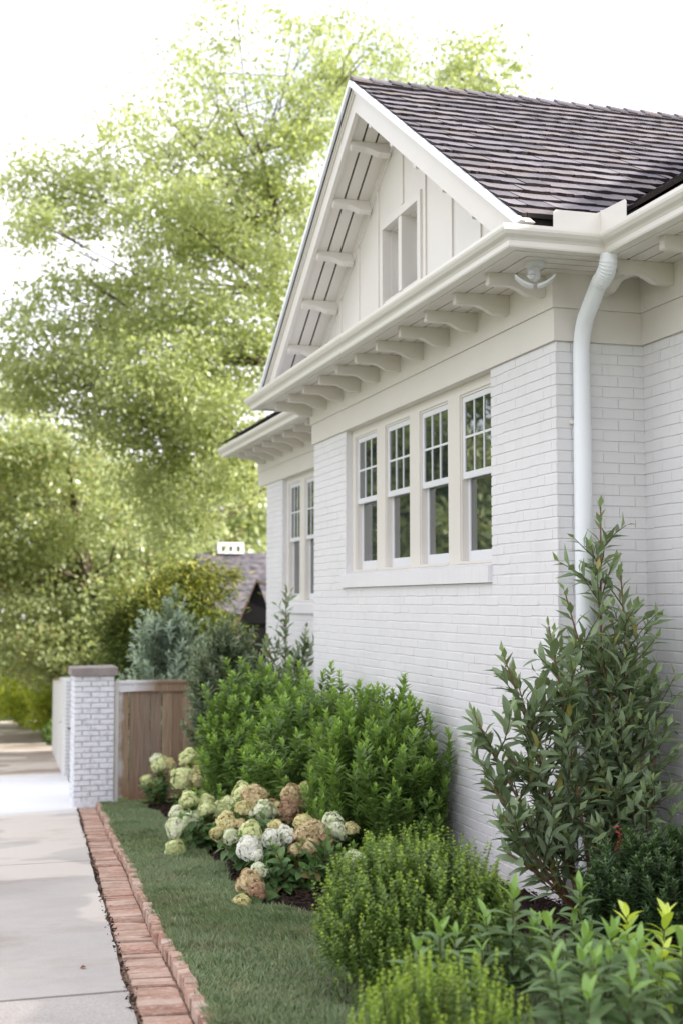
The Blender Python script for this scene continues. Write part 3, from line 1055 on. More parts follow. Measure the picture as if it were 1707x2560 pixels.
# ---- windows
def window_group(Xp, y0, y1, z0, z1, n, e, mul, name="window"):
    """double-hung units in one opening; near end y0, far end y1, z0 = top of the sill"""
    w = (y1-y0-2*e-(n-1)*mul)/n
    f0 = Xp+.062           # casing face
    y = y0+e
    for i in range(n):
        a, b = y, y+w
        fr = MB()
        # casing: jamb on the near side, head, stool; mullion on the far side
        ja = y0 if i == 0 else a-mul/2
        jb = y1 if i == n-1 else b+mul/2
        for q0, q1 in ((ja, a), (b, jb)):
            fr.box(f0, f0+.15, q0+.0005, q1-.0005, z0, z1)
        fr.box(f0, f0+.15, a-.0004, b+.0004, z1-.07, z1)
        fr.box(f0-.004, f0+.15, a-.0004, b+.0004, z0, z0+.022)
        # stepped inner stop
        for q0, q1 in ((a, a+.016), (b-.016, b)):
            fr.box(f0+.010, f0+.15, q0, q1, z0+.0225, z1-.0705)
        fr.box(f0+.010, f0+.15, a+.0165, b-.0165, z1-.086, z1-.0705)
        win = fr.build(name, M_TRIM, house)
        A, B = a+.017, b-.017
        zb, ztp = z0+.024, z1-.087
        zm = zb+(ztp-zb)*.515
        st = .040
        up = MB()
        xu = f0+.020
        up.box(xu, xu+.036, A, A+st, zm-.02, ztp); up.box(xu, xu+.036, B-st, B, zm-.02, ztp)
        up.box(xu, xu+.036, A+st, B-st, ztp-.042, ztp); up.box(xu, xu+.036, A+st, B-st, zm-.02, zm+.028)
        up.build("upper_sash", M_SASH, win)
        lo = MB()
        xl = f0+.058
        lo.box(xl, xl+.036, A, A+st, zb, zm+.02); lo.box(xl, xl+.036, B-st, B, zb, zm+.02)
        lo.box(xl, xl+.036, A+st, B-st, zb, zb+.075); lo.box(xl, xl+.036, A+st, B-st, zm-.012, zm+.02)
        lo.build("lower_sash", M_SASH, win)
        # glazing bars: 3 x 2 panes above
        gy0, gy1, gz0, gz1 = A+st, B-st, zm+.028, ztp-.042
        bw = .017
        cw = (gy1-gy0-2*bw)/3
        hh = (gz1-gz0-bw)/2
        for c in (1, 2):
            yy = gy0+c*cw+(c-1)*bw
            MB().box(xu+.002, xu+.032, yy, yy+bw, gz0, gz1).build("glazing_bar", M_SASH, win)
        for c in range(3):
            yy = gy0+c*(cw+bw)
            MB().box(xu+.002, xu+.032, yy, yy+cw, gz0+hh, gz0+hh+bw).build("glazing_bar", M_SASH, win)
            for r in range(2):
                zz = gz0+r*(hh+bw)
                t = random.gauss(0, .0012)
                pm = MB()
                pm.add([(xu+.009-t, yy-.001, zz-.001), (xu+.009+t, yy+cw+.001, zz-.001), (xu+.009+t, yy+cw+.001, zz+hh+.001), (xu+.009-t, yy-.001, zz+hh+.001),
                        (xu+.016, yy-.001, zz-.001), (xu+.016, yy+cw+.001, zz-.001), (xu+.016, yy+cw+.001, zz+hh+.001), (xu+.016, yy-.001, zz+hh+.001)],
                       [(0, 1, 2, 3), (4, 7, 6, 5), (0, 4, 5, 1), (1, 5, 6, 2), (2, 6, 7, 3), (3, 7, 4, 0)])
                pm.build("pane", M_GLASS, win)
        MB().box(xl+.009, xl+.016, A+st-.001, B-st+.001, zb+.074, zm-.011).build("pane", M_GLASS, win)
        y += w+mul
    # sloping masonry sill
    sm = MB()
    sm.prism([(Xp-.030, z0-.142), (Xp+.10, z0-.142), (Xp+.21, z0-.002), (Xp+.05, z0-.002), (Xp-.030, z0-.028)], 'y', y0+.001, y1+.09)
    sm.build("window_sill", M_BRICK, house)

MB().box(XW+.0105, XW+.25, WIN[0]-.02, WIN[1]+.02, ZB-.001, ZB+.1).build("window_head", M_TRIM, house)
MB().box(XN+.0105, XN+.25, FWIN[0]-.02, FWIN[1]+.02, ZB-.001, ZB+.1).build("window_head", M_TRIM, house)
window_group(XW, WIN[0], WIN[1], 1.605, ZB-.002, 4, .10, .235)
window_group(XN, FWIN[0], FWIN[1], 1.335, ZB-.002, 3, .10, .235)

# ---- downspout
ds = MB()
dx, dy = 3.672, Y1-.062
path = [(3.615, 6.775, 3.345), (3.615, 6.775, 3.29)]
R0 = .051
ptsA = Vector((3.615, 6.775, 3.29)); ptsB = Vector((dx, dy, 2.965))
slopev = (ptsB-ptsA)
curve1 = []
for t in np.linspace(0, 1, 26).tolist():
    a = Vector((3.615, 6.775, 3.34)); b = Vector((3.615, 6.775, 3.225)); c = a+(ptsB-a)*.30+Vector((0, .01, -.02))
    curve1.append((1-t)**2*a+2*t*(1-t)*b+t*t*c)
curve2 = []
for t in np.linspace(0, 1, 8).tolist():
    a = ptsB+(curve1[-1]-ptsB)*.28+Vector((0, 0, .02)); b = ptsB+Vector((0, 0, .0)); c = ptsB+Vector((0, 0, -.13))
    curve2.append((1-t)**2*a+2*t*(1-t)*b+t*t*c)
pth = curve1+curve2+[Vector((dx, dy, 2.4))]
rr = [R0+(.0045 if (i % 2 and 4 < i < 24) else 0) for i in range(len(pth))]
ds.tube(pth, rr, 20)
dso = ds.build("downspout", M_SPOUT, house, smooth=True)
MB().tube([(dx, dy, 2.405), (dx, dy, 2.375), (dx, dy, -.35)], [R0+.002, R0+.003, R0+.003], 20).build("lower_pipe", M_SPOUT, dso, smooth=True)
for z in (2.43, .9):
    MB().box(dx-.06, dx+.06, dy+.045, dy+.056, z-.012, z+.012).build("strap", M_GUT, dso)

# ---- floodlight under the corner of the eave
fl = thing("flood_light", "white twin-head security floodlight under the near corner of the eave", "floodlight", (3.30, 7.10, ZS))
MB().tube([(3.30, 7.10, ZS-.001), (3.30, 7.10, ZS-.022), (3.30, 7.10, ZS-.030)], [.062, .062, .045], 20).build("base_plate", M_SASH, fl, smooth=True)
MB().tube([(3.30, 7.10, ZS-.03), (3.30, 7.10, ZS-.065), (3.30, 7.10, ZS-.10), (3.30, 7.10, ZS-.115)], [.026, .032, .034, .018], 16).build("body", M_SASH, fl, smooth=True)
MB().tube([(3.262, 7.062, ZS-.055), (3.25, 7.05, ZS-.075), (3.245, 7.045, ZS-.095), (3.25, 7.05, ZS-.11)], [.016, .026, .026, .012], 14).build("motion_sensor", M_SASH, fl, smooth=True)
for sgn in (-1, 1):
    h = MB()
    # shallow curved lamp head, facing outwards and down
    c = Vector((3.30, 7.10, ZS-.125))
    d = Vector((math.cos(rad(-22)), math.sin(rad(-22)), 0))*sgn
    side = Vector((-d.y, d.x, 0))
    ring = []
    for t in np.linspace(0, 1, 7).tolist():
        p = c+d*(.012+.108*t)+Vector((0, 0, -.022+.062*t*t))
        wdt = .040*(1-.35*abs(2*t-1)**3)
        ring.append((p-side*wdt, p+side*wdt))
    v, f = [], []
    for q in ring:
        up_ = Vector((0, 0, .016))
        v += [q[0], q[1], q[1]+up_, q[0]+up_]
    for i in range(6):
        a, b = i*4, i*4+4
        f += [(a+k_, a+(k_+1) % 4, b+(k_+1) % 4, b+k_) for k_ in range(4)]
    f += [(0, 1, 2, 3), (27, 26, 25, 24)]
    h.add(v, f)
    h.build("lamp_head", M_SASH, fl, smooth=True)

# ================================================================== GATE PILLAR, FENCES
def brick_pillar(name, label, x0, x1, y0, y1, zb, ztop, cap, mat, individual=True, group=None):
    r = thing(name, label, "pillar", ((x0+x1)/2, (y0+y1)/2, zb), group)
    core = MB(); core.box(x0+.007, x1-.007, y0+.007, y1-.007, zb-.15, ztop)
    core.build("mortar_core", M_MORTAR, r)
    # rendered foot
    ft = MB()
    v = [(x0-.02, y0-.03, zb-.15), (x1+.02, y0-.03, zb-.15), (x1+.02, y1, zb-.15), (x0-.02, y1, zb-.15),
         (x0-.004, y0-.004, zb+.06), (x1+.004, y0-.004, zb+.06), (x1+.004, y1, zb+.06), (x0-.004, y1, zb+.06)]
    ft.add(v, [(4, 5, 6, 7), (0, 1, 5, 4), (1, 2, 6, 5), (2, 3, 7, 6), (3, 0, 4, 7)]).build("foot", M_PILLAR, r)
    n = int(round((ztop-zb-.05)/COURSE))
    h = (ztop-zb-.05)/n
    for i in range(n):
        z = zb+.05+i*h
        for face in ("front", "side"):
            L = (x1-x0) if face == "front" else (y1-y0)
            off = 0 if (i % 2) == (face == "front") else -.107
            d = off
            while d < L-.001:
                a, b = max(d, 0), min(d+.203, L)
                if b-a > .03:
                    t = MB()
                    j = lambda s=.004: random.uniform(-s, s)
                    e = .004
                    zz0, zz1 = z+.007+j(.002), z+h-.007+j(.002)
                    p = random.uniform(-.003, .004)
                    ring = lambda q, k: [(a+.005+k+j(.0015), zz0+k+j(.0015)), (b-.005-k+j(.0015), zz0+k+j(.0015)), (b-.005-k+j(.0015), zz1-k+j(.0015)), (a+.005+k+j(.0015), zz1-k+j(.0015))]
                    v = []
                    for depth, k in ((.012, 0), (.001-p, 0), (-.004-p, e)):
                        for s, zq in ring(0, k):
                            v.append((x0+s, y0+depth, zq) if face == "front" else (x0+depth, y1-s, zq))
                    f = []
                    for o in (0, 4):
                        f += [(o+q, o+(q+1) % 4, o+(q+1) % 4+4, o+q+4) for q in range(4)]
                    f.append((8, 9, 10, 11))
                    t.add(v, f).build("brick", mat, r)
                d += .2135
    if cap:
        c = MB()
        a = .038
        j = lambda: random.uniform(-.004, .004)
        v = [(x0-a, y0-a, ztop), (x1+a, y0-a, ztop), (x1+a, y1+a, ztop), (x0-a, y1+a, ztop),
             (x0-a+j(), y0-a+j(), ztop+.092), (x1+a+j(), y0-a+j(), ztop+.098), (x1+a+j(), y1+a+j(), ztop+.098), (x0-a+j(), y1+a, ztop+.092),
             (x0-a+.012, y0-a+.012, ztop+.103), (x1+a-.012, y0-a+.012, ztop+.110), (x1+a-.012, y1+a-.012, ztop+.110), (x0-a+.012, y1+a-.012, ztop+.103)]
        f = [(3, 2, 1, 0)]
        for o in (0, 4):
            f += [(o+q, o+(q+1) % 4, o+(q+1) % 4+4, o+q+4) for q in range(4)]
        f.append((8, 9, 10, 11))
        c.add(v, f).build("cap_stone", M_STONE, r)
    return r
brick_pillar("gate_pillar", "square pillar of thinly white-painted brick with stone cap beside wooden fence", 1.53, 2.03, 16.99, 17.49, G(17)+.0, .40, True, M_PILLAR)

# wooden fence from the pillar to the house
fence = thing("wooden_fence", "weathered brown board fence with top rail, white overspray at its left end", "fence", (3.0, 17.1, G(17.1)))
MB().box(2.031, 2.088, 17.04, 17.16, G(17)-.05, .315).build("end_post", M_TRIM, fence)
x = 2.092
zb = G(17.1)+.07
while x < 4.1:
    w = random.uniform(.128, .146)
    b = min(x+w, 4.12)
    lean = random.gauss(0, .004)
    y = 17.07+random.choice((-.004, .004))+random.uniform(-.002, .002)
    t = MB()
    v = []
    for zq in (zb+random.uniform(-.02, .02), .20):
        sft = lean*(zq-zb)
        v += [(x+.002+sft, y, zq), (b-.004+sft, y, zq), (b-.004+sft, y+.018, zq), (x+.002+sft, y+.018, zq)]
    t.add(v, [(0, 3, 2, 1), (4, 5, 6, 7), (0, 1, 5, 4), (1, 2, 6, 5), (2, 3, 7, 6), (3, 0, 4, 7)])
    t.build("board", M_WOOD, fence)
    x = b+random.choice((-.001, -.001, 0, 0, .001, .007))
MB().box(2.09, 4.12, 17.035, 17.068, .185, .292).build("top_rail", M_WOOD, fence)
MB().box(2.09, 4.12, 17.015, 17.125, .2925, .325).build("cap_rail", M_WOOD, fence)
MB().box(2.09, 4.12, 17.092, 17.13, -.95, -.86).build("back_rail", M_WOOD, fence)

# white fence running on beside the driveway beyond the gate opening
wf = thing("white_board_fence", "tall white board fence running along the driveway beyond the gate pillar", "fence", (2.6, 30, G(30)))
M_WFENCE = mat_paint("white_fence_paint", (0.80, 0.80, 0.80), 0.5, 0.03, 0.002, 20)
def wtop(y):
    return -.04-.68*(y-24.3)/11.7
y = 24.85
while y < 36:
    b = y+.30
    x = 1.995+.058*(y-24.3)
    t = MB()
    v = []
    for (yy, xx) in ((y+.006, x), (b-.006, x+.058*.3)):
        v += [(xx, yy, G(yy)-.05), (xx+.03, yy, G(yy)-.05), (xx+.03, yy, wtop(yy)-.02), (xx, yy, wtop(yy)-.02)]
    t.add(v, [(0, 1, 2, 3), (7, 6, 5, 4), (0, 4, 5, 1), (1, 5, 6, 2), (2, 6, 7, 3), (3, 7, 4, 0)])
    t.build("board", M_WFENCE, wf)
    y = b
v = []
for yy in (24.85, 36.0):
    x = 1.97+.058*(yy-24.3)
    v += [(x, yy, wtop(yy)-.02), (x+.10, yy, wtop(yy)-.02), (x+.10, yy, wtop(yy)+.02), (x, yy, wtop(yy)+.02)]
MB().add(v, [(0, 1, 2, 3), (7, 6, 5, 4), (0, 4, 5, 1), (1, 5, 6, 2), (2, 6, 7, 3), (3, 7, 4, 0)]).build("cap_rail", M_WOOD, wf)
brick_pillar("white_gate_post", "plain bright white masonry post ending the far board fence", 2.03, 2.50, 24.3, 24.83, G(24.5), -.05, False, M_WFENCE)

# ================================================================== BUILDINGS BEYOND
M_NROOF = None
def mat_nroof():
    k = NM("mottled_grey_shingles")
    cc = k.ramp(k.wnoise(4.0, 5, 0.7), [(0.35, (0.055, 0.055, 0.070)), (0.5, (0.115, 0.108, 0.125)), (0.65, (0.20, 0.165, 0.155))])
    return k.done(k.principled(cc, 0.9, 0.2, k.wnoise(14, 4), 0.05))
M_NROOF = mat_nroof()
M_NWALL = mat_plain("pinkish_stucco", (0.45, 0.36, 0.32), 0.9, 0.2)
M_DARK = mat_plain("black_stained_board", (0.010, 0.009, 0.010), 0.8, 0.2)
M_BROWN = mat_plain("brown_shed_roof", (0.16, 0.115, 0.10), 0.85, 0.2)
nh = thing("neighbouring_house", "low neighbouring house with mottled grey roof seen past the house corner", "house", (11, 42.5, G(42)))
MB().box(7.6, 16, 40.6, 46, G(42), .9).build("wall", M_NWALL, nh)
rv = [(6.9, 40.0, .95), (16.5, 40.0, .95), (16.5, 43.2, 2.96), (7.85, 43.2, 2.96), (6.9, 46.6, .95), (16.5, 46.6, .95)]
nr = MB().add(rv, [(0, 1, 2, 3), (3, 2, 5, 4), (0, 3, 4), (1, 5, 2), (0, 4, 5, 1)]).build("roof", M_NROOF, nh)
# rows of roof slabs so the slope has steps
for i in range(11):
    t0, t1 = i/11, (i+1)/11
    z0, z1 = .95+2.01*t0, .95+2.01*t1
    y0, y1 = 40+3.2*t0, 40+3.2*t1
    x0 = 6.9+.95*t0
    MB().add([(x0, y0, z0+.04), (16.5, y0, z0+.04), (16.5, y1, z1+.012), (x0+.08, y1, z1+.012), (x0, y0, z0), (16.5, y0, z0)], [(0, 1, 2, 3), (4, 5, 1, 0)]).build("shingle_course", M_NROOF, nr)
# white louvred ridge vent / chimney cap with three openings
cv = MB()
cx0, cx1, cz0, cz1, cy0, cy1 = 8.45, 9.33, 2.93, 3.30, 42.9, 43.5
cv.box(cx0, cx1, cy0, cy1, cz0, cz0+.06)
cv.box(cx0, cx1, cy0, cy1, cz1-.12, cz1)
wq = (cx1-cx0)/7
for k in range(4):
    x0 = cx0+k*(cx1-cx0-wq)/3
    cv.box(x0, x0+wq, cy0+.005, cy1-.005, cz0+.061, cz1-.121)
cv.build("chimney_cap", M_WFENCE, nh)
sh = thing("dark_gabled_shed", "small black gabled outbuilding with brown roof beside the far house corner", "shed", (6.37, 28.0, G(28)))
sh.rotation_euler = (0, 0, rad(-14))
MB().prism([(5.99, .86), (6.70, .86), (6.37, 1.76)], 'y', 28.0, 31).build("gable", M_DARK, sh)
MB().box(6.03, 8.3, 28.05, 31, G(28), .858).build("wall", M_DARK, sh)
MB().prism([(6.37, 1.765), (6.37, 1.83), (5.92, .80), (5.96, .78)], 'y', 27.85, 31.1).build("roof_slope", M_BROWN, sh)
MB().prism([(6.372, 1.765), (6.372, 1.83), (8.6, .9), (8.6, .82)], 'y', 27.85, 31.1).build("roof_slope", M_BROWN, sh)

# ================================================================== PLANTS
def unit(a):
    return a/np.maximum(np.linalg.norm(a, axis=-1, keepdims=True), 1e-9)
def rand_dirs(n):
    return unit(rng.normal(size=(n, 3)))

def leaf_arrays(P, D, N, L, W, rnd, tip=None, shape="fold", droop=0.0):
    """many leaves as one triangle soup; P base, D direction, N rough normal"""
    n = len(P)
    D = unit(D)
    S = unit(np.cross(D, N))
    N = np.cross(S, D)
    L = np.broadcast_to(L, (n,))[:, None]; W = np.broadcast_to(W, (n,))[:, None]
    if shape == "quad":
        V = np.stack([P, P+D*L*.5+S*W*.5, P+D*L, P+D*L*.5-S*W*.5], 1).reshape(-1, 3)
        b = np.arange(n)[:, None]*4
        F = np.concatenate([b+np.array([[0, 1, 2]]), b+np.array([[0, 2, 3]])], 1).reshape(-1, 3)
        k = 2
    else:
        c = .16
        V = np.stack([P, P+D*L*.42+S*W*.5+N*W*c, P+D*L*.45, P+D*L*.42-S*W*.5+N*W*c, P+D*L-N*L*droop], 1).reshape(-1, 3)
        b = np.arange(n)[:, None]*5
        F = np.concatenate([b+np.array([[0, 1, 2]]), b+np.array([[0, 2, 3]]), b+np.array([[1, 4, 2]]), b+np.array([[2, 4, 3]])], 1).reshape(-1, 3)
        k = 4
    return V, F, np.repeat(rnd, k), (np.repeat(tip, k) if tip is not None else None)

# ---- trees ---------------------------------------------------------------
def crown_points(blobs, n, clump=.30, per=105, depth=None):
    w = np.array([b[3]*b[4]*(b[3] if depth is None else depth)*b[5] for b in blobs])**.8
    w = w*np.array([b[5] for b in blobs])**.5
    w = w/w.sum()
    out = []
    for b, q in zip(blobs, w):
        m = max(12, int(n*q))
        nc = max(3, int(m/per))
        d = rand_dirs(nc)
        r = rng.random(nc)[:, None]**.36
        c = d*r*np.array([b[3], b[3] if depth is None else depth, b[4]])*1.08+np.array(b[:3])
        cs = clump*(.6+.8*rng.random(nc))
        idx = rng.integers(0, nc, m)
        p = c[idx]+rng.normal(size=(m, 3))*cs[idx][:, None]*np.array([1.1, 1.1, .55])
        out.append(p)
    return np.concatenate(out)

def make_tree(name, label, blobs, trunk_base, forks, n, leaf, mat, group=None, clump=.30, limb_r=.16, shape="quad", cat="tree", droop=.25):
    root = thing(name, label, cat, trunk_base, group)
    P = crown_points(blobs, n, clump)
    m = len(P)
    D = rand_dirs(m); D[:, 2] -= droop
    N = rand_dirs(m); N[:, 2] += .9
    L = leaf*(.7+.6*rng.random(m))
    V, F, r, t = leaf_arrays(P, D, N, L, L*.62, rng.random(m), None, shape)
    crown = link("crown", np_mesh("crown", V, F, mat, r), root)
    # trunk and limbs reaching into the clusters
    tb = Vector(trunk_base)
    tm = MB()
    fk = [Vector(q) for q in forks]
    pts = [tb]+fk
    rr = [limb_r*2.2*(1-.95*i/len(pts)) for i in range(len(pts))]
    tm.tube(pts, rr, 10)
    tm.build("trunk", M_BARK, root, smooth=True)
    lm = MB()
    for b in blobs:
        c = Vector(b[:3])
        f0 = min(fk, key=lambda q: (q-c).length+max(0, q.z-c.z+1.0)*.9)
        mid = (f0+c)/2+Vector((random.uniform(-.3, .3), random.uniform(-.3, .3), -.1*(c-f0).length))
        lm.tube([f0, mid, c], [limb_r*.45, limb_r*.22, .012], 6, False)
        for _ in range(3):
            e = c+Vector((random.gauss(0, b[3]*.5), random.gauss(0, b[3]*.5), random.gauss(0, b[4]*.5)))
            lm.tube([mid.lerp(c, .5), mid.lerp(e, .7), e], [limb_r*.11, .014, .006], 5, False)
    lm.build("limbs", M_BARK, root, smooth=True)
    return root

TREE_MAIN = [(7.0,33.2,16.5,1.24,0.79,0.28),(7.9,31.1,15.2,1.38,0.85,0.32),(5.8,33.4,15.5,1.34,0.78,0.28),(4.3,28.9,12.4,1.23,0.76,0.36),(6.3,31.5,14.0,1.47,0.94,0.38),(7.4,30.4,13.5,1.32,1.02,0.4),(9.3,32.5,15.0,1.1,0.88,0.8),(9.5,29.4,14.6,0.92,0.71,0.5),(11.3,32.9,15.4,0.91,0.68,0.6),(4.2,31.2,12.1,1.21,0.81,0.6),(6.2,33.0,12.9,1.51,0.97,0.7),(7.2,30.9,12.1,1.32,1.01,0.7),(8.3,30.7,12.9,0.92,0.92,0.8),(2.0,32.4,11.6,1.03,0.72,0.8),(3.0,33.4,11.5,1.38,0.85,0.8),(1.4,30.3,10.1,0.67,0.57,0.8),(3.7,33.3,12.2,0.96,0.64,0.7),(2.2,33.1,10.4,0.83,0.42,0.7),(4.6,29.4,10.3,1.22,0.85,1),(6.3,31.5,11.0,1.32,0.92,1),(7.7,32.0,11.3,1.15,1.04,1),(5.5,33.2,10.4,1.16,0.74,1),(6.8,31.8,9.9,1.33,0.92,1),(7.3,29.2,9.3,0.85,0.85,1),(4.0,31.0,9.1,1.07,0.59,0.7),(2.8,31.0,8.9,0.87,0.58,0.7),(2.1,31.0,8.3,0.87,0.58,0.8),(3.5,33.3,8.2,1.55,0.83,1),(4.7,30.2,8.0,1.23,0.76,1),(5.9,29.6,8.0,1.12,0.75,1),(7.2,31.1,8.2,0.89,0.89,1),(1.7,31.7,7.4,1.08,0.69,0.9),(1.6,33.2,6.7,0.92,0.71,0.9),(2.8,31.4,6.6,1.45,0.78,1),(4.3,29.8,6.6,1.39,0.83,1.2),(6.4,33.1,7.2,1.25,0.93,1.2),(7.0,31.0,7.2,0.68,0.98,1.2),(4.1,31.9,5.6,1.28,0.79,1.2),(5.3,30.9,5.7,1.15,0.67,1.2),(5.9,29.6,5.6,1.02,0.55,1.2),(5.0,32.0,4.3,1.08,0.79,1.3),(6.2,32.4,4.6,1.2,0.9,1.3),(6.4,29.5,4.2,0.73,0.73,1.3),(5.2,30.8,3.3,0.95,0.57,1.2),(4.6,30.3,2.8,0.65,0.37,1)]
TREE_LEFT = [(2.1,42.0,6.5,1.28,1.03,1),(3.5,42.3,6.1,1.55,1.17,1),(2.4,46.8,5.3,1.57,1.28,1),(4.3,46.3,4.7,1.84,1.27,1),(2.6,43.3,3.4,1.58,1.05,1),(4.6,45.4,3.0,1.52,1.11,1),(5.1,41.3,3.9,1.14,1.01,1),(5.6,46.5,5.7,1.43,1.14,1),(2.3,44.2,2.0,1.21,1.07,1),(4.0,45.9,1.7,1.54,0.98,1),(5.0,42.7,1.8,1.04,0.91,1),(3.0,43.3,0.6,1.58,0.92,1),(4.4,43.1,0.4,1.18,0.92,1),(6.2,46.8,0.6,1.15,1.15,1),(6.6,43.6,2.7,0.94,1.07,1),(7.4,44.0,3.7,0.81,0.81,1),(1.8,46.7,8.3,1.29,1.15,1),(2.2,46.4,-0.5,1.27,0.85,1),(3.3,43.4,-0.6,1.32,0.66,1),(4.6,42.8,-0.5,1.31,0.78,1),(6.3,45.8,-0.7,1.26,0.84,1),(6.7,41.6,0.1,1.02,0.9,1),(0.7,43.4,5.2,1.58,1.58,1),(0.8,46.3,2.7,1.68,1.68,1)]
TREE_RIGHT = [(10.3,26.8,13.0,0.66,0.56,0.35),(10.6,25.5,12.6,0.81,0.63,0.35),(11.0,25.2,12.1,0.49,0.36,0.35),(10.9,26.6,13.5,0.52,0.28,0.3),(10.5,26.2,12.0,0.92,0.64,0.5),(9.3,25.5,11.9,0.53,0.53,0.5)]
CYPRESS = [(4.3,23.5,1.7,0.58,0.33,1),(3.7,23.1,1.2,0.85,0.42,1),(4.4,23.7,1.0,0.44,0.37,1),(3.2,23.5,0.7,0.58,0.5,1),(4.1,23.7,0.6,0.8,0.51,1),(3.5,23.1,0.1,0.92,0.5,1),(4.3,23.6,0.4,0.58,0.51,1)]
HYD_A = [(1.99,8.9,-0.24,0.074,'l'),(1.95,8.76,-0.31,0.073,'w'),(1.98,8.65,-0.34,0.038,'w'),(2.12,8.85,-0.28,0.064,'w'),(2.24,8.89,-0.27,0.059,'w'),(2.19,8.99,-0.23,0.06,'b'),(2.38,8.97,-0.2,0.075,'b'),(2.43,8.9,-0.25,0.07,'t'),(2.33,8.83,-0.26,0.069,'t'),(2.35,8.73,-0.33,0.068,'t'),(2.48,8.82,-0.31,0.059,'p'),(2.25,8.68,-0.33,0.044,'t'),(2.62,9.06,-0.22,0.076,'c'),(2.6,8.93,-0.26,0.06,'c'),(2.72,8.96,-0.26,0.061,'b'),(2.64,8.63,-0.4,0.063,'c'),(1.87,8.4,-0.47,0.07,'t'),(1.96,8.5,-0.41,0.057,'c'),(1.88,8.22,-0.48,0.055,'p'),(1.76,8.1,-0.51,0.054,'b')]
HYD_B = [(2.21,10.11,-0.15,0.061,'l'),(2.28,10.02,-0.17,0.077,'t'),(2.17,9.94,-0.24,0.071,'b'),(2.31,9.88,-0.26,0.071,'c'),(2.4,9.97,-0.21,0.039,'p'),(2.43,9.93,-0.26,0.055,'b'),(2.56,10.02,-0.17,0.072,'t'),(2.52,9.89,-0.25,0.077,'p'),(2.71,10.08,-0.16,0.067,'b'),(2.71,9.98,-0.22,0.078,'b'),(2.68,9.95,-0.27,0.055,'c'),(1.92,9.68,-0.36,0.064,'b'),(2.01,9.78,-0.32,0.065,'b'),(2.01,9.63,-0.38,0.064,'c'),(2.09,9.68,-0.31,0.043,'t')]
HYD_C = [(2.04,11.55,-0.4,0.069,'l'),(2.2,11.58,-0.41,0.07,'l'),(1.92,11.47,-0.49,0.069,'c'),(1.88,11.21,-0.57,0.08,'c'),(2.02,11.33,-0.53,0.074,'c'),(1.82,10.98,-0.71,0.072,'l'),(2.17,11.43,-0.47,0.063,'l'),(2.29,11.48,-0.49,0.076,'l'),(2.36,11.55,-0.44,0.063,'l'),(2.41,11.51,-0.46,0.076,'l')]
HYD_D = [(2.37,13.42,-0.25,0.072,'l'),(2.29,13.4,-0.45,0.101,'l'),(2.45,13.35,-0.45,0.108,'b'),(2.51,13.45,-0.61,0.097,'l'),(2.39,13.46,-0.32,0.061,'b'),(2.62,13.44,-0.42,0.073,'l')]
HYD_E = [(2.51,16.18,-0.65,0.116,'l'),(2.34,16.22,-0.84,0.064,'l'),(2.46,16.23,-0.59,0.064,'c'),(2.59,16.15,-0.65,0.064,'b')]

make_tree("broadleaf_tree", "big airy broadleaf tree with yellow-green top towering behind the gable", TREE_MAIN, (7.6, 31.5, G(31.5)),
          [(8.0, 31.5, 4.6), (7.9, 31.4, 7.2), (7.5, 31.2, 9.0), (7.6, 31.2, 10.8), (7.2, 31.4, 12.5)], 90000, .125, M_L_TREE, clump=.32, limb_r=.095)
make_tree("woodland_tree", "bushy green tree mass beyond the driveway, left of the gate pillar", TREE_LEFT, (4.6, 44.5, G(44.5)),
          [(4.5, 44.5, -1), (4.3, 44.4, 2), (4.0, 44.4, 4.5), (3.6, 44.3, 6.5)], 62000, .17, M_L_TREE2, clump=.40, limb_r=.2)
make_tree("wispy_tree", "sparse wispy tree top showing above the shake roof ridge", TREE_RIGHT, (10.6, 26.0, G(26)),
          [(10.5, 26, 3), (10.4, 26, 8), (10.5, 26, 11), (10.8, 26.2, 12.6)], 4200, .125, M_L_TREE, clump=.30, limb_r=.10)
def rand_blobs(cx, cy, zc, R, H, k, den=1.0, seed=0):
    r2 = random.Random(seed)
    o = []
    for _ in range(k):
        a, q = r2.uniform(0, 6.283), R*math.sqrt(r2.random())*.85
        o.append((cx+math.cos(a)*q, cy+math.sin(a)*q, zc+r2.uniform(-.5, .5)*H*(1-.5*q/R), r2.uniform(.9, 1.6), r2.uniform(.7, 1.1), den))
    return o
# trees across the driveway, outside the frame: the windows mirror them
for i, (x, y, h, R) in enumerate(((-6.0, 37.5, 17, 4.6), (-3.8, 46, 17, 4.4), (-10.5, 40, 15, 4.2), (-9.0, 25, 8, 3.2), (-1.6, 56, 11, 3.4))):
    lab = ("rounded green tree across the driveway reflected in the windows", "tall green tree across the driveway, second along",
           "wide green tree set back across the driveway", "smaller green tree nearest the camera across the driveway", "farthest green tree across the driveway")[i]
    g = G(y)
    make_tree("roadside_tree", lab, rand_blobs(x, y, g+h*.55, R, h*.75, 44, 1, i), (x, y, g), [(x, y, g+h*.25), (x+.2, y, g+h*.5), (x, y+.2, g+h*.75)], 22000, .30, M_L_TREE2, "trees across the driveway", .5, .16)
# trees close behind the left wood, filling its gaps
make_tree("woodland_tree", "dark distant tree wall closing the view behind the neighbouring house", rand_blobs(9, 56, 3.4, 7.0, 11, 48, 1, 11), (9, 56, G(56)),
          [(9, 56, 0), (9, 56, 3)], 26000, .34, M_L_TREE2, None, .6, .2)

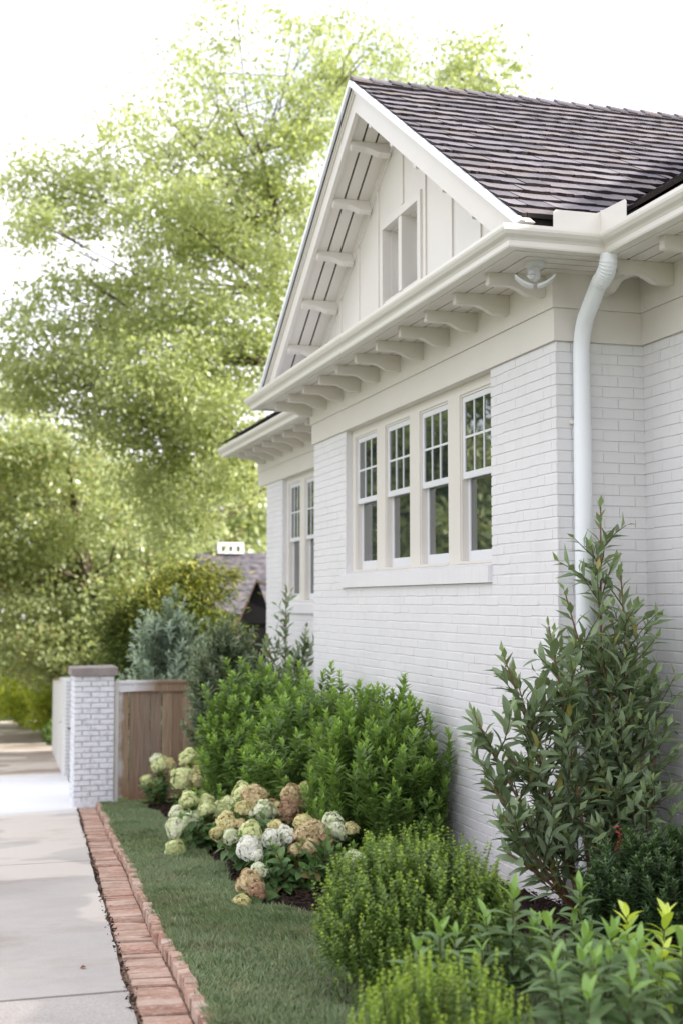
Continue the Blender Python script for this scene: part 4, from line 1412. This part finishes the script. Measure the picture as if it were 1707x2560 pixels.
# cypress-like shrub behind the fence
root = thing("golden_cypress", "dark feathery cypress with golden tips rising behind the wooden fence", "shrub", (3.9, 23.5, G(23.5)))
n = 30000
P = crown_points(CYPRESS+[(3.7, 23.6, -.8, 1.1, .8, 1), (4.6, 23.6, -.6, .7, .8, 1)], n, .17, 60, .7)
m = len(P)
D = rand_dirs(m)*.6; D[:, 2] -= .1; D[:, :2] += unit(P[:, :2]-np.array([3.9, 23.5]))*.7
N = rand_dirs(m)*.5+np.array([0, 0, 1])
hz = np.clip((P[:, 2]-.6)/1.2, 0, 1)*np.clip(rng.normal(.35, .35, m), 0, 1)
V, F, r, t = leaf_arrays(P, D, N, .13*(.7+.6*rng.random(m)), .05, rng.random(m), hz)
kind(link("foliage", np_mesh("foliage", V, F, M_L_CYP, r, extra=t), root), "stuff")
st = MB()
for _ in range(14):
    e = P[random.randrange(m)]
    st.tube([(3.9+random.gauss(0, .1), 23.5, G(23.5)), (3.9+(e[0]-3.9)*.5, 23.5+(e[1]-23.5)*.5, (e[2]-1)*.5), tuple(e)], [.05, .03, .008], 5, False)
st.build("branches", M_BARK, root)

# sunny hedge shrubs at the end of the driveway
for i, (x, y, R, H, lab) in enumerate(((3.6, 47.5, 1.0, 1.9, "sunlit yellow-green shrub at the driveway's far end, right of the tallest"),
                                      (2.6, 50.5, 1.1, 2.3, "tall sunlit yellow-green shrub left at the driveway's far end"),
                                      (4.8, 49.5, 1.1, 2.0, "sunlit yellow-green shrub half hidden behind the white fence"))):
    root = thing("far_shrub", lab, "shrub", (x, y, G(y)), "shrubs at the end of the driveway")
    m = 4200
    d = rand_dirs(m)
    q = rng.random(m)[:, None]**.35
    c = d*q*np.array([R, R, H*.5])*(1+.18*np.sin(d[:, :1]*7+i)+.15*np.sin(d[:, 2:]*9))
    P = c+np.array([x, y, G(y)+H*.5])
    V, F, r, t = leaf_arrays(P, rand_dirs(m), rand_dirs(m)+np.array([0, 0, .8]), .16, .10, rng.random(m), None, "quad")
    kind(link("foliage", np_mesh("foliage", V, F, M_L_FARHEDGE, r), root), "stuff")
    MB().tube([(x, y, G(y)), (x, y, G(y)+H*.5)], [.06, .03], 6).build("stem", M_BARK, root)
root = thing("clipped_globe", "small dark clipped bush on the far lawn beside the white fence", "shrub", (3.0, 40.5, G(40.5)))
m = 2200
d = rand_dirs(m)
P = d*(rng.random(m)[:, None]**.3)*np.array([.48, .48, .40])+np.array([3.15, 40.5, G(40.5)+.36])
V, F, r, t = leaf_arrays(P, rand_dirs(m), d+.3, .07, .045, rng.random(m), None, "quad")
link("foliage", np_mesh("foliage", V, F, M_L_BOX, r, extra=t), root)

# ---- generic shoots with leaves ------------------------------------------
def shoots_leaves(shoots, spacing, L, W, ang=55, jitter=.25, tipfrac=.25, tipgain=1.0, whorl=2, start=.0, tip_top=None, shrink=.45, vary=False):
    """shoots: list of point lists (polylines); returns leaf arrays"""
    P, D, N, Ls, T = [], [], [], [], []
    for sp in shoots:
        sp = np.asarray(sp)
        seg = np.linalg.norm(np.diff(sp, axis=0), axis=1)
        cum = np.concatenate([[0], np.cumsum(seg)])
        tot = cum[-1]
        k = max(2, int(tot*(1-start)/spacing))
        ss = np.linspace(start*tot, tot, k)
        phi = random.uniform(0, 6.28)
        tg = tipgain*(random.random()**.8 if vary else 1)
        for i, s in enumerate(ss):
            p = np.array([np.interp(s, cum, sp[:, j]) for j in range(3)])
            j0 = min(max(np.searchsorted(cum, s)-1, 0), len(seg)-1)
            ax = (sp[j0+1]-sp[j0])/max(seg[j0], 1e-6)
            a = np.cross(ax, [.3, .5, .8]); a /= max(np.linalg.norm(a), 1e-6)
            b = np.cross(ax, a)
            t = s/tot
            near = max(0, (t-(1-tipfrac))/tipfrac) if tipfrac else 0
            an = math.radians(ang*(1-.5*near)+random.gauss(0, 9))
            for w in range(whorl):
                ph = phi+w*2*math.pi/whorl+random.gauss(0, jitter)
                rd = a*math.cos(ph)+b*math.sin(ph)
                d = ax*math.cos(an)+rd*math.sin(an)
                nrm = ax*math.sin(an)-rd*math.cos(an)+np.array([0, 0, .25])
                P.append(p); D.append(d); N.append(nrm+np.random.normal(0, .15, 3))
                Ls.append((1-shrink*near)*random.uniform(.75, 1.15))
                T.append(min(1, near*tg*random.uniform(.7, 1.1)))
            phi += 2.4 if whorl < 2 else 1.57
    P, D, N, Ls, T = (np.array(q) for q in (P, D, N, Ls, T))
    return P, D, N, L*Ls, W*np.sqrt(Ls), T
np.random.seed(5)

def curved(p0, p1, sag=.06, n=4):
    p0, p1 = np.array(p0, float), np.array(p1, float)
    off = np.random.normal(0, sag, 3)*np.linalg.norm(p1-p0)
    return [p0+(p1-p0)*t+off*math.sin(math.pi*t)*.5+np.array([0, 0, .0]) for t in np.linspace(0, 1, n)]

def big_leaf_mesh(name, mat, L=1.0, W=.30, bend=.10, fold=.16, tipv=0.0, wavy=.0):
    """one leaf, unit length along +x, normal +z, with midrib fold and drooping tip"""
    rows = 6
    V, F = [], []
    for i in range(rows+1):
        t = i/rows
        w = W*.5*(math.sin(math.pi*min(1, t**.85))**.8 if 0 < t < 1 else 0)+.004
        z = -bend*t*t+.05*math.sin(t*3.1)
        for s in (-1, 0, 1):
            V.append((t*L, s*w, z+abs(s)*fold*w*1.2+wavy*math.sin(t*14+s)*.02))
    for i in range(rows):
        a = i*3
        F += [(a, a+1, a+4, a+3), (a+1, a+2, a+5, a+4)]
    me = np_mesh(name, np.array(V), np.array(F), mat, smooth=True)
    a = me.attributes.new("tip", 'FLOAT', 'FACE')
    a.data.foreach_set("value", np.full(len(F), tipv, np.float32))
    return me

def leaf_matrix(p, d, n, L, W=None):
    d = Vector(d).normalized()
    s = Vector(n).cross(d)
    if s.length < 1e-5:
        s = Vector((1, 0, 0)).cross(d)
    s.normalize()
    nn = d.cross(s)
    M = Matrix(((d.x*L, s.x*(W or L), nn.x*L, p[0]), (d.y*L, s.y*(W or L), nn.y*L, p[1]), (d.z*L, s.z*(W or L), nn.z*L, p[2]), (0, 0, 0, 1)))
    return M

def leafy_plant(root, arrays, mats, meshes, limit, fname="foliage", rad_cam=True):
    """the leaves that show largest become single leaf objects, the rest one foliage mesh"""
    P, D, N, L, W, T = arrays
    dist = np.linalg.norm(P-np.array([0, 0, 1.33]), axis=1)
    # lateral spread in front of the plant's middle counts as visible
    order = np.argsort(dist-.0*L)
    pick = order[:limit]
    for i in pick:
        me = meshes[(1 if T[i] > .45 else 0)][random.randrange(len(meshes[0]))]
        link("leaf", me, root, leaf_matrix(P[i], D[i], N[i], L[i], L[i]))
    rest = order[limit:]
    if len(rest):
        V, F, r, t = leaf_arrays(P[rest], D[rest], N[rest], L[rest], W[rest], np.random.random(len(rest)), T[rest], "fold", .08)
        kind(link(fname, np_mesh(fname, V, F, mats, r, extra=t), root), "stuff")

def stems(root, shoots, r0, r1, mat, name="stem", each=False):
    if each:
        for sp in shoots:
            MB().tube([tuple(q) for q in sp], list(np.linspace(r0, r1, len(sp))), 6).build(name, mat, root, smooth=True)
    else:
        t = MB()
        for sp in shoots:
            t.tube([tuple(q) for q in sp], list(np.linspace(r0, r1, len(sp))), 5, False)
        t.build(name, mat, root, smooth=True)

# ---- the tall laurel at the house corner ---------------------------------
def laurel(name, label, base, mains, n_side, leafL, leafW, limit, seed, mat=None, spacing=.034, side_len=(.25, .5), stem_mat=None):
    random.seed(seed); np.random.seed(seed)
    mat = mat or M_L_LAUREL
    root = thing(name, label, "shrub", base)
    ms, sides = [], []
    for (bx, by), (tx, ty, tz) in mains:
        p0 = (base[0]+bx, base[1]+by, base[2]-.03)
        p1 = (base[0]+tx, base[1]+ty, base[2]+tz)
        c = curved(p0, p1, .07, 7)
        ms.append(c)
        ca = np.array(c)
        for _ in range(max(2, int(n_side*tz/2.2))):
            t = random.uniform(.16, .93)
            q = ca[0]+(0)
            i = t*(len(c)-1)
            k = int(i)
            q = ca[k]+(ca[min(k+1, len(c)-1)]-ca[k])*(i-k)
            az = random.uniform(0, 6.283)
            ln = random.uniform(*side_len)*(1.15-.6*t)
            d = np.array([math.cos(az)*.75, math.sin(az)*.6, random.uniform(.55, 1.1)])
            d /= np.linalg.norm(d)
            sides.append(curved(q, q+d*ln, .10, 4))
    A1 = shoots_leaves(ms, spacing*1.05, leafL, leafW, 48, .4, .10, .8, 1, .25)
    A2 = shoots_leaves(sides, spacing*.9, leafL, leafW, 46, .4, .25, .8, 1, .12)
    A = tuple(np.concatenate([a, b]) for a, b in zip(A1, A2))
    A[0][:, 1] = np.minimum(A[0][:, 1], 1e9)
    stems(root, ms, .013, .004, stem_mat or M_STEMRED, "stem", True)
    stems(root, sides, .005, .002, M_STEM, "twigs")
    mesh0 = [big_leaf_mesh("leaf", mat, 1, leafW/leafL*1.05, random.uniform(.02, .16), random.uniform(.1, .3), 0) for _ in range(4)]
    mesh1 = [big_leaf_mesh("leaf", mat, 1, leafW/leafL*.95, random.uniform(.0, .08), random.uniform(.15, .35), .8) for _ in range(4)]
    leafy_plant(root, A, mat, (mesh0, mesh1), limit)
    return root
laurel("laurel_shrub", "tall open laurel with tan stems in front of the downspout at the wing corner", (3.58, 7.02, G(7.0)+.04),
       [((.06, .0), (.10, .02, 2.36)), ((.02, -.02), (-.16, -.02, 1.86)), ((-.05, .0), (-.46, .0, 1.36)), ((.10, -.05), (.40, -.06, 1.42)), ((.0, -.06), (-.30, -.10, 1.66)), ((.06, -.05), (.16, -.10, 1.98)), ((-.06, -.06), (-.56, -.06, .95)), ((.1, -.02), (.26, .0, 1.74)), ((.0, .0), (.0, -.12, 1.5)), ((-.08, -.03), (-.62, -.16, .62)), ((.1, -.08), (.34, -.14, 1.05)), ((-.08, -.02), (-.74, -.02, 1.18)), ((-.10, -.05), (-.70, -.12, .80)), ((-.10, -.08), (-.62, -.22, .42)), ((-.06, .0), (-.52, .05, 1.5))],
       28, .142, .046, 300, 21, spacing=.033)
laurel("young_laurel", "slim young laurel standing against the set-back far wall", (3.66, 14.5, G(14.5)+.04),
       [((.0, .0), (-.02, .0, 2.50)), ((.04, .0), (.20, -.05, 2.05)), ((-.04, .0), (-.24, -.03, 1.95)), ((0, -.04), (.08, -.1, 1.7)), ((0, .0), (-.1, -.1, 1.5))],
       34, .135, .046, 300, 8, None, .038, (.24, .48))

# ---- mounded shrubs made of many upright shoots ---------------------------
def mound_shoots(cx, cy, g, rx, ry, H, n, len0=.22, top_j=.10, flare=.6, upright=.75, lowest=.05):
    out = []
    for _ in range(n):
        a = random.uniform(0, 6.283); q = math.sqrt(random.random())
        x, y = math.cos(a)*q, math.sin(a)*q
        top = H*(1-.45*q**3)+random.gauss(0, top_j)*H
        z1 = g+max(.12, top*random.choice((1, 1, random.uniform(.3, 1), random.uniform(.45, 1))))
        tip = np.array([cx+x*rx, cy+y*ry, z1])
        ax = np.array([x*flare*rx*.8, y*flare*ry*.8, upright]); ax /= np.linalg.norm(ax)
        ln = random.uniform(.8, 1.5)*len0
        out.append(curved(tip-ax*ln, tip, .06, 3))
    return out
def mound(name, label, cx, cy, rx, ry, H, n, L, W, mat, spacing, ang=50, seed=1, tipg=1.0, whorl=2, len0=.22, top_j=.08, cat="shrub", group=None, limit=0, tipfrac=.3, extra_shoots=None, stem_mat=None, upright=.75, flare=.6, fold="fold", vary=False):
    random.seed(seed); np.random.seed(seed)
    g = G(cy)+.04
    root = thing(name, label, cat, (cx, cy, g), group)
    sh = mound_shoots(cx, cy, g, rx, ry, H, n, len0, top_j, flare, upright)
    if extra_shoots:
        for (x, y, z) in extra_shoots:
            sh.append(curved((x+random.gauss(0, .02), y, z-.35), (x, y, z), .04, 4))
    A = shoots_leaves(sh, spacing, L, W, ang, .3, tipfrac, tipg, whorl, .0, vary=vary)
    P, D, N, Ls, Ws, T = A
    if limit:
        mesh0 = [big_leaf_mesh("leaf", mat, 1, W/L*1.1, random.uniform(.02, .18), random.uniform(.1, .35), 0) for _ in range(3)]
        mesh1 = [big_leaf_mesh("leaf", mat, 1, W/L*1.0, random.uniform(.0, .10), random.uniform(.15, .35), .85) for _ in range(3)]
        leafy_plant(root, A, mat, (mesh0, mesh1), limit)
    else:
        V, F, r, t = leaf_arrays(P, D, N, Ls, Ws, np.random.random(len(P)), T, fold, .06)
        kind(link("foliage", np_mesh("foliage", V, F, mat, r, extra=t), root), "stuff")
    base = []
    for k in range(0, len(sh), max(1, len(sh)//60)):
        b = np.array(sh[k][0])
        base.append(curved((cx+(b[0]-cx)*.35, cy+(b[1]-cy)*.35, g-.03), b, .04, 4)+[np.array(q) for q in sh[k][1:]])
    stems(root, base, .006, .0018, stem_mat or M_STEM, "stems")
    return root

mound("hedge_shrub", "bright green leafy shrub nearest the wooden fence, left end of the row", 2.90, 12.7, .60, .7, 1.40, 360, .098, .036, M_L_HEDGE, .022, 62, 31, 1.0, 3, .26, .10, group="green shrubs along the wall", limit=300, extra_shoots=[(2.6, 12.3, .42), (3.1, 12.4, .5)])
mound("hedge_shrub", "bright green leafy shrub in the middle of the row below the windows", 3.02, 11.1, .60, .85, 1.28, 400, .098, .036, M_L_HEDGE, .022, 62, 32, 1.0, 3, .28, .11, group="green shrubs along the wall", limit=300, extra_shoots=[(3.24, 11, .70), (3.2, 11.0, .55), (3.02, 11, .48), (3.42, 10.9, .42)])
mound("hedge_shrub", "darker green leafy shrub beside the tall laurel, right end of the row", 3.04, 9.45, .50, .80, 1.14, 400, .100, .034, M_L_HEDGE, .022, 52, 33, .8, 3, .30, .12, group="green shrubs along the wall", limit=300, extra_shoots=[(3.28, 9.3, .64), (3.02, 9.2, .50), (3.36, 9.1, .5), (3.46, 9.0, .40)], upright=1.1)
mound("olive_shrub", "dull olive narrow-leaved shrub standing in front of the wooden fence", 3.18, 15.6, .52, .40, 2.0, 300, .12, .034, M_L_OLIVE, .030, 58, 34, .8, 3, .34, .10, upright=.6, flare=1.2)
mound("silver_shrub", "grey-green silvery shrub rising behind the top rail of the wooden fence", 3.05, 19.0, .74, .5, 2.40, 270, .135, .042, M_L_SILVER, .034, 58, 35, .9, 3, .34, .09, upright=.6, flare=1.2)
mound("boxwood", "clipped boxwood with lime new shoots in front of the hydrangeas", 1.98, 5.55, .46, .46, .62, 1900, .0235, .018, M_L_BOX, .012, 66, 36, .95, 2, .10, .07, tipfrac=.38, upright=.8, flare=.8, vary=True, fold="fold")
mound("boxwood", "blurred boxwood of thin yellow-green shoots at the bottom edge of the picture", 1.52, 4.05, .30, .28, .42, 300, .026, .0155, M_L_BOX, .013, 52, 37, 1.0, 2, .17, .10, tipfrac=.6, upright=1.3, flare=.25, fold="fold")
mound("dark_evergreen", "dark glossy evergreen shrub against the near wall at the right edge", 3.58, 6.25, .44, .38, .50, 330, .056, .018, M_L_DARK, .013, 62, 38, .5, 4, .15, .07)
root = thing("flower_spike", "short spray of small pinkish red flowers above the dark evergreen", "flower", (3.46, 6.45, .10))
fs = MB()
for k in range(16):
    p = Vector((3.46+random.gauss(0, .012), 6.45+random.gauss(0, .012), -.02+k*.010))
    fs.tube([p, p+Vector((random.gauss(0, .012), random.gauss(0, .012), -.012))], [.006, .003], 5)
fs.build("florets", mat_plain("pinkish_red_floret", (0.50, 0.07, 0.07), 0.6, 0.3), root)
MB().tube([(3.46, 6.45, -.25), (3.46, 6.45, .13)], .003, 5).build("stalk", M_STEM, root)

# ---- whorled leafy perennials in the right foreground ---------------------
def perennial(label, x, y, shoots, seed, mat=M_L_PER, L=.130, W=.040):
    random.seed(seed); np.random.seed(seed)
    g = G(y)+.03
    root = thing("leafy_perennial", label, "plant", (x, y, g), "leafy plants in the right foreground")
    sh = []
    for dx_, dy_, h in shoots:
        sh.append(curved((x+dx_*.5, y+dy_*.5, g-.02), (x+dx_, y+dy_, g+h), .04, 5))
    A = shoots_leaves(sh, .0125, L, W, 66, .3, .22, 1.0, 1, .30, None, .40)
    stems(root, sh, .0045, .003, M_STEM, "stem", True)
    mesh0 = [big_leaf_mesh("leaf", mat, 1, W/L*1.05, random.uniform(.15, .4), random.uniform(.2, .4), 0) for _ in range(4)]
    mesh1 = [big_leaf_mesh("leaf", mat, 1, W/L*1.0, random.uniform(.0, .15), random.uniform(.2, .4), .9) for _ in range(4)]
    leafy_plant(root, A, mat, (mesh0, mesh1), 300)
    return root
perennial("green whorled-leaf plant close to the boxwood, tallest of its clump", 2.16, 4.95, [(.02, 0, .50), (-.08, .05, .40), (.09, -.04, .38), (-.14, -.05, .30), (.14, .06, .34)], 41)
perennial("green whorled-leaf plant with long leaves standing alone before the dark soil", 2.62, 5.25, [(.0, 0, .45), (-.06, -.04, .33), (.06, .03, .25)], 42)
perennial("broad green whorled-leaf clump in the middle of the right foreground", 2.22, 4.45, [(-.10, .05, .45), (.02, 0, .40), (.12, -.02, .42), (.06, -.12, .36), (-.05, -.12, .36), (.20, .06, .36)], 43)
perennial("leafy shoots tinted sunlit yellow at the lower right edge", 2.62, 4.72, [(-.06, .0, .42), (.12, .02, .40), (.20, -.08, .36), (.04, -.10, .30)], 44, M_L_LIME)
perennial("blurred green whorled-leaf clump along the bottom right of the picture", 2.02, 3.95, [(-.12, .05, .42), (.0, 0, .44), (.14, .0, .44), (.08, -.10, .38), (-.08, -.12, .36), (.24, .04, .40)], 45)
perennial("low green whorled-leaf plant growing out of the boxwood shoots", 1.74, 4.62, [(.0, 0, .45), (-.07, .04, .37), (.08, .05, .40)], 46)
perennial("blurred green leafy clump in the bottom right corner", 2.42, 4.18, [(-.08, .05, .40), (.06, 0, .42), (.2, -.02, .42), (.12, -.12, .38), (.28, .1, .38)], 47)

# ---- hydrangeas -----------------------------------------------------------
def head_mesh(mat, seed):
    r = np.random.default_rng(seed)
    n = 330
    d = unit(r.normal(size=(n, 3)))
    d[:, 2] = np.where(d[:, 2] < -.45, -d[:, 2], d[:, 2])
    shp = np.array([1, 1, 1])*np.ones((n, 1))
    P = d*(.84+.22*r.random(n))[:, None]
    P[:, 2] = np.where(P[:, 2] > 0, P[:, 2]*1.18, P[:, 2]*.62)
    P[:, :2] *= (1.04-.22*np.clip(P[:, 2:], 0, 1.2)**2)
    P += .10*np.sin(P[:, [1, 2, 0]]*6+seed)
    V, F, R = [], [], []
    for p, q in zip(P, d):
        a = np.cross(q, [.2, .3, .9]); a /= np.linalg.norm(a)
        b = np.cross(q, a)
        ph = r.random()*6.28
        s = .165*(.75+.55*r.random())
        rv = r.random()
        tilt = r.normal(0, .25, 2)
        qn = q+a*tilt[0]+b*tilt[1]
        for k in range(4):
            u = a*math.cos(ph+k*1.571)+b*math.sin(ph+k*1.571)
            w = np.cross(qn, u)
            i = len(V)
            V += [p, p+u*s*.6+w*s*.45+qn*s*.25, p+u*s*1.05+qn*s*.1, p+u*s*.6-w*s*.45+qn*s*.25]
            F.append((i, i+1, i+2, i+3))
            R.append(rv)
    for k in range(8):
        for q in range(10):
            i = len(V)
            for (kk, qq) in ((k, q), (k+1, q), (k+1, q+1), (k, q+1)):
                th, ph = math.pi*kk/8, 2*math.pi*qq/10
                V.append(np.array([math.sin(th)*math.cos(ph), math.sin(th)*math.sin(ph), math.cos(th)*.80])*.70)
            F.append((i, i+1, i+2, i+3)); R.append(r.random()*.3)
    return np_mesh("flower_head", np.array(V), np.array(F), mat, np.array(R)*.999)
HEADS = {k: [head_mesh(m, s+ord(k)) for s in range(3)] for k, m in FLOWER.items()}
def hydrangea(label, heads, base, seed, bushR, bushH, nleaf):
    random.seed(seed); np.random.seed(seed)
    g = G(base[1])+.05
    root = thing("hydrangea", label, "hydrangea", (base[0], base[1], g), "hydrangeas along the bed")
    sh = []
    for x, y, z, r, k in heads:
        q_ = r*random.uniform(.9, 1.3)
        M = Matrix.Translation((x, y, z-r*.15)) @ Euler((random.gauss(0, .38), random.gauss(0, .38), random.uniform(0, 6.28))).to_matrix().to_4x4() @ Matrix.Diagonal((q_*random.uniform(.92, 1.12), q_*random.uniform(.92, 1.12), q_*random.uniform(.85, 1.15), 1))
        link("flower_head", random.choice(HEADS[k]), root, M)
        sh.append(curved((base[0]+(x-base[0])*.3, base[1]+(y-base[1])*.3, g-.04), (x, y, z-r*.3), .06, 5))
    for _ in range(int(len(heads)*1.6)+6):
        a = random.uniform(0, 6.283); q = math.sqrt(random.random())
        tx, ty = base[0]+math.cos(a)*q*bushR, base[1]+math.sin(a)*q*bushR
        sh.append(curved((base[0]+(tx-base[0])*.3, base[1]+(ty-base[1])*.3, g-.03), (tx, ty, g+bushH*random.uniform(.35, .95)), .06, 5))
    A = shoots_leaves(sh, .036, .105, .060, 62, .35, .2, .6, 2, .18)
    P, D, N, L, W, T = A
    mesh0 = [big_leaf_mesh("leaf", M_L_HYD, 1, .60, random.uniform(.1, .3), random.uniform(.1, .3), 0) for _ in range(4)]
    mesh1 = [big_leaf_mesh("leaf", M_L_HYD, 1, .55, random.uniform(.0, .2), random.uniform(.1, .3), .6) for _ in range(4)]
    leafy_plant(root, A, M_L_HYD, (mesh0, mesh1), nleaf)
    stems(root, sh, .005, .0025, M_STEMRED, "stems")
hydrangea("large hydrangea in front, white and tan flower heads over dark soil", HYD_A, (2.22, 8.72), 51, .36, .36, 260)
hydrangea("hydrangea with buff and russet heads behind the large front one", HYD_B, (2.33, 9.95), 52, .36, .50, 120)
hydrangea("hydrangea with lime heads leaning over the lawn", HYD_C, (2.22, 11.45), 53, .32, .36, 100)
hydrangea("small lime-headed hydrangea between shrubs and wooden fence", HYD_D, (2.47, 13.5), 54, .26, .42, 40)
hydrangea("smallest hydrangea at the foot of the wooden fence", HYD_E, (2.48, 16.25), 55, .26, .42, 40)

# a dry leaf on the driveway
dl = MB()
dl.add([(.655, 6.80, G(6.8)+.004), (.675, 6.79, G(6.8)+.012), (.69, 6.81, G(6.8)+.006), (.672, 6.825, G(6.8)+.014)], [(0, 1, 2, 3)])
tag(dl.build("fallen_leaf", mat_plain("dry_brown_leaf", (0.26, 0.09, 0.04), .8, .2)), "single dry brown leaf lying on the driveway concrete", "leaf")
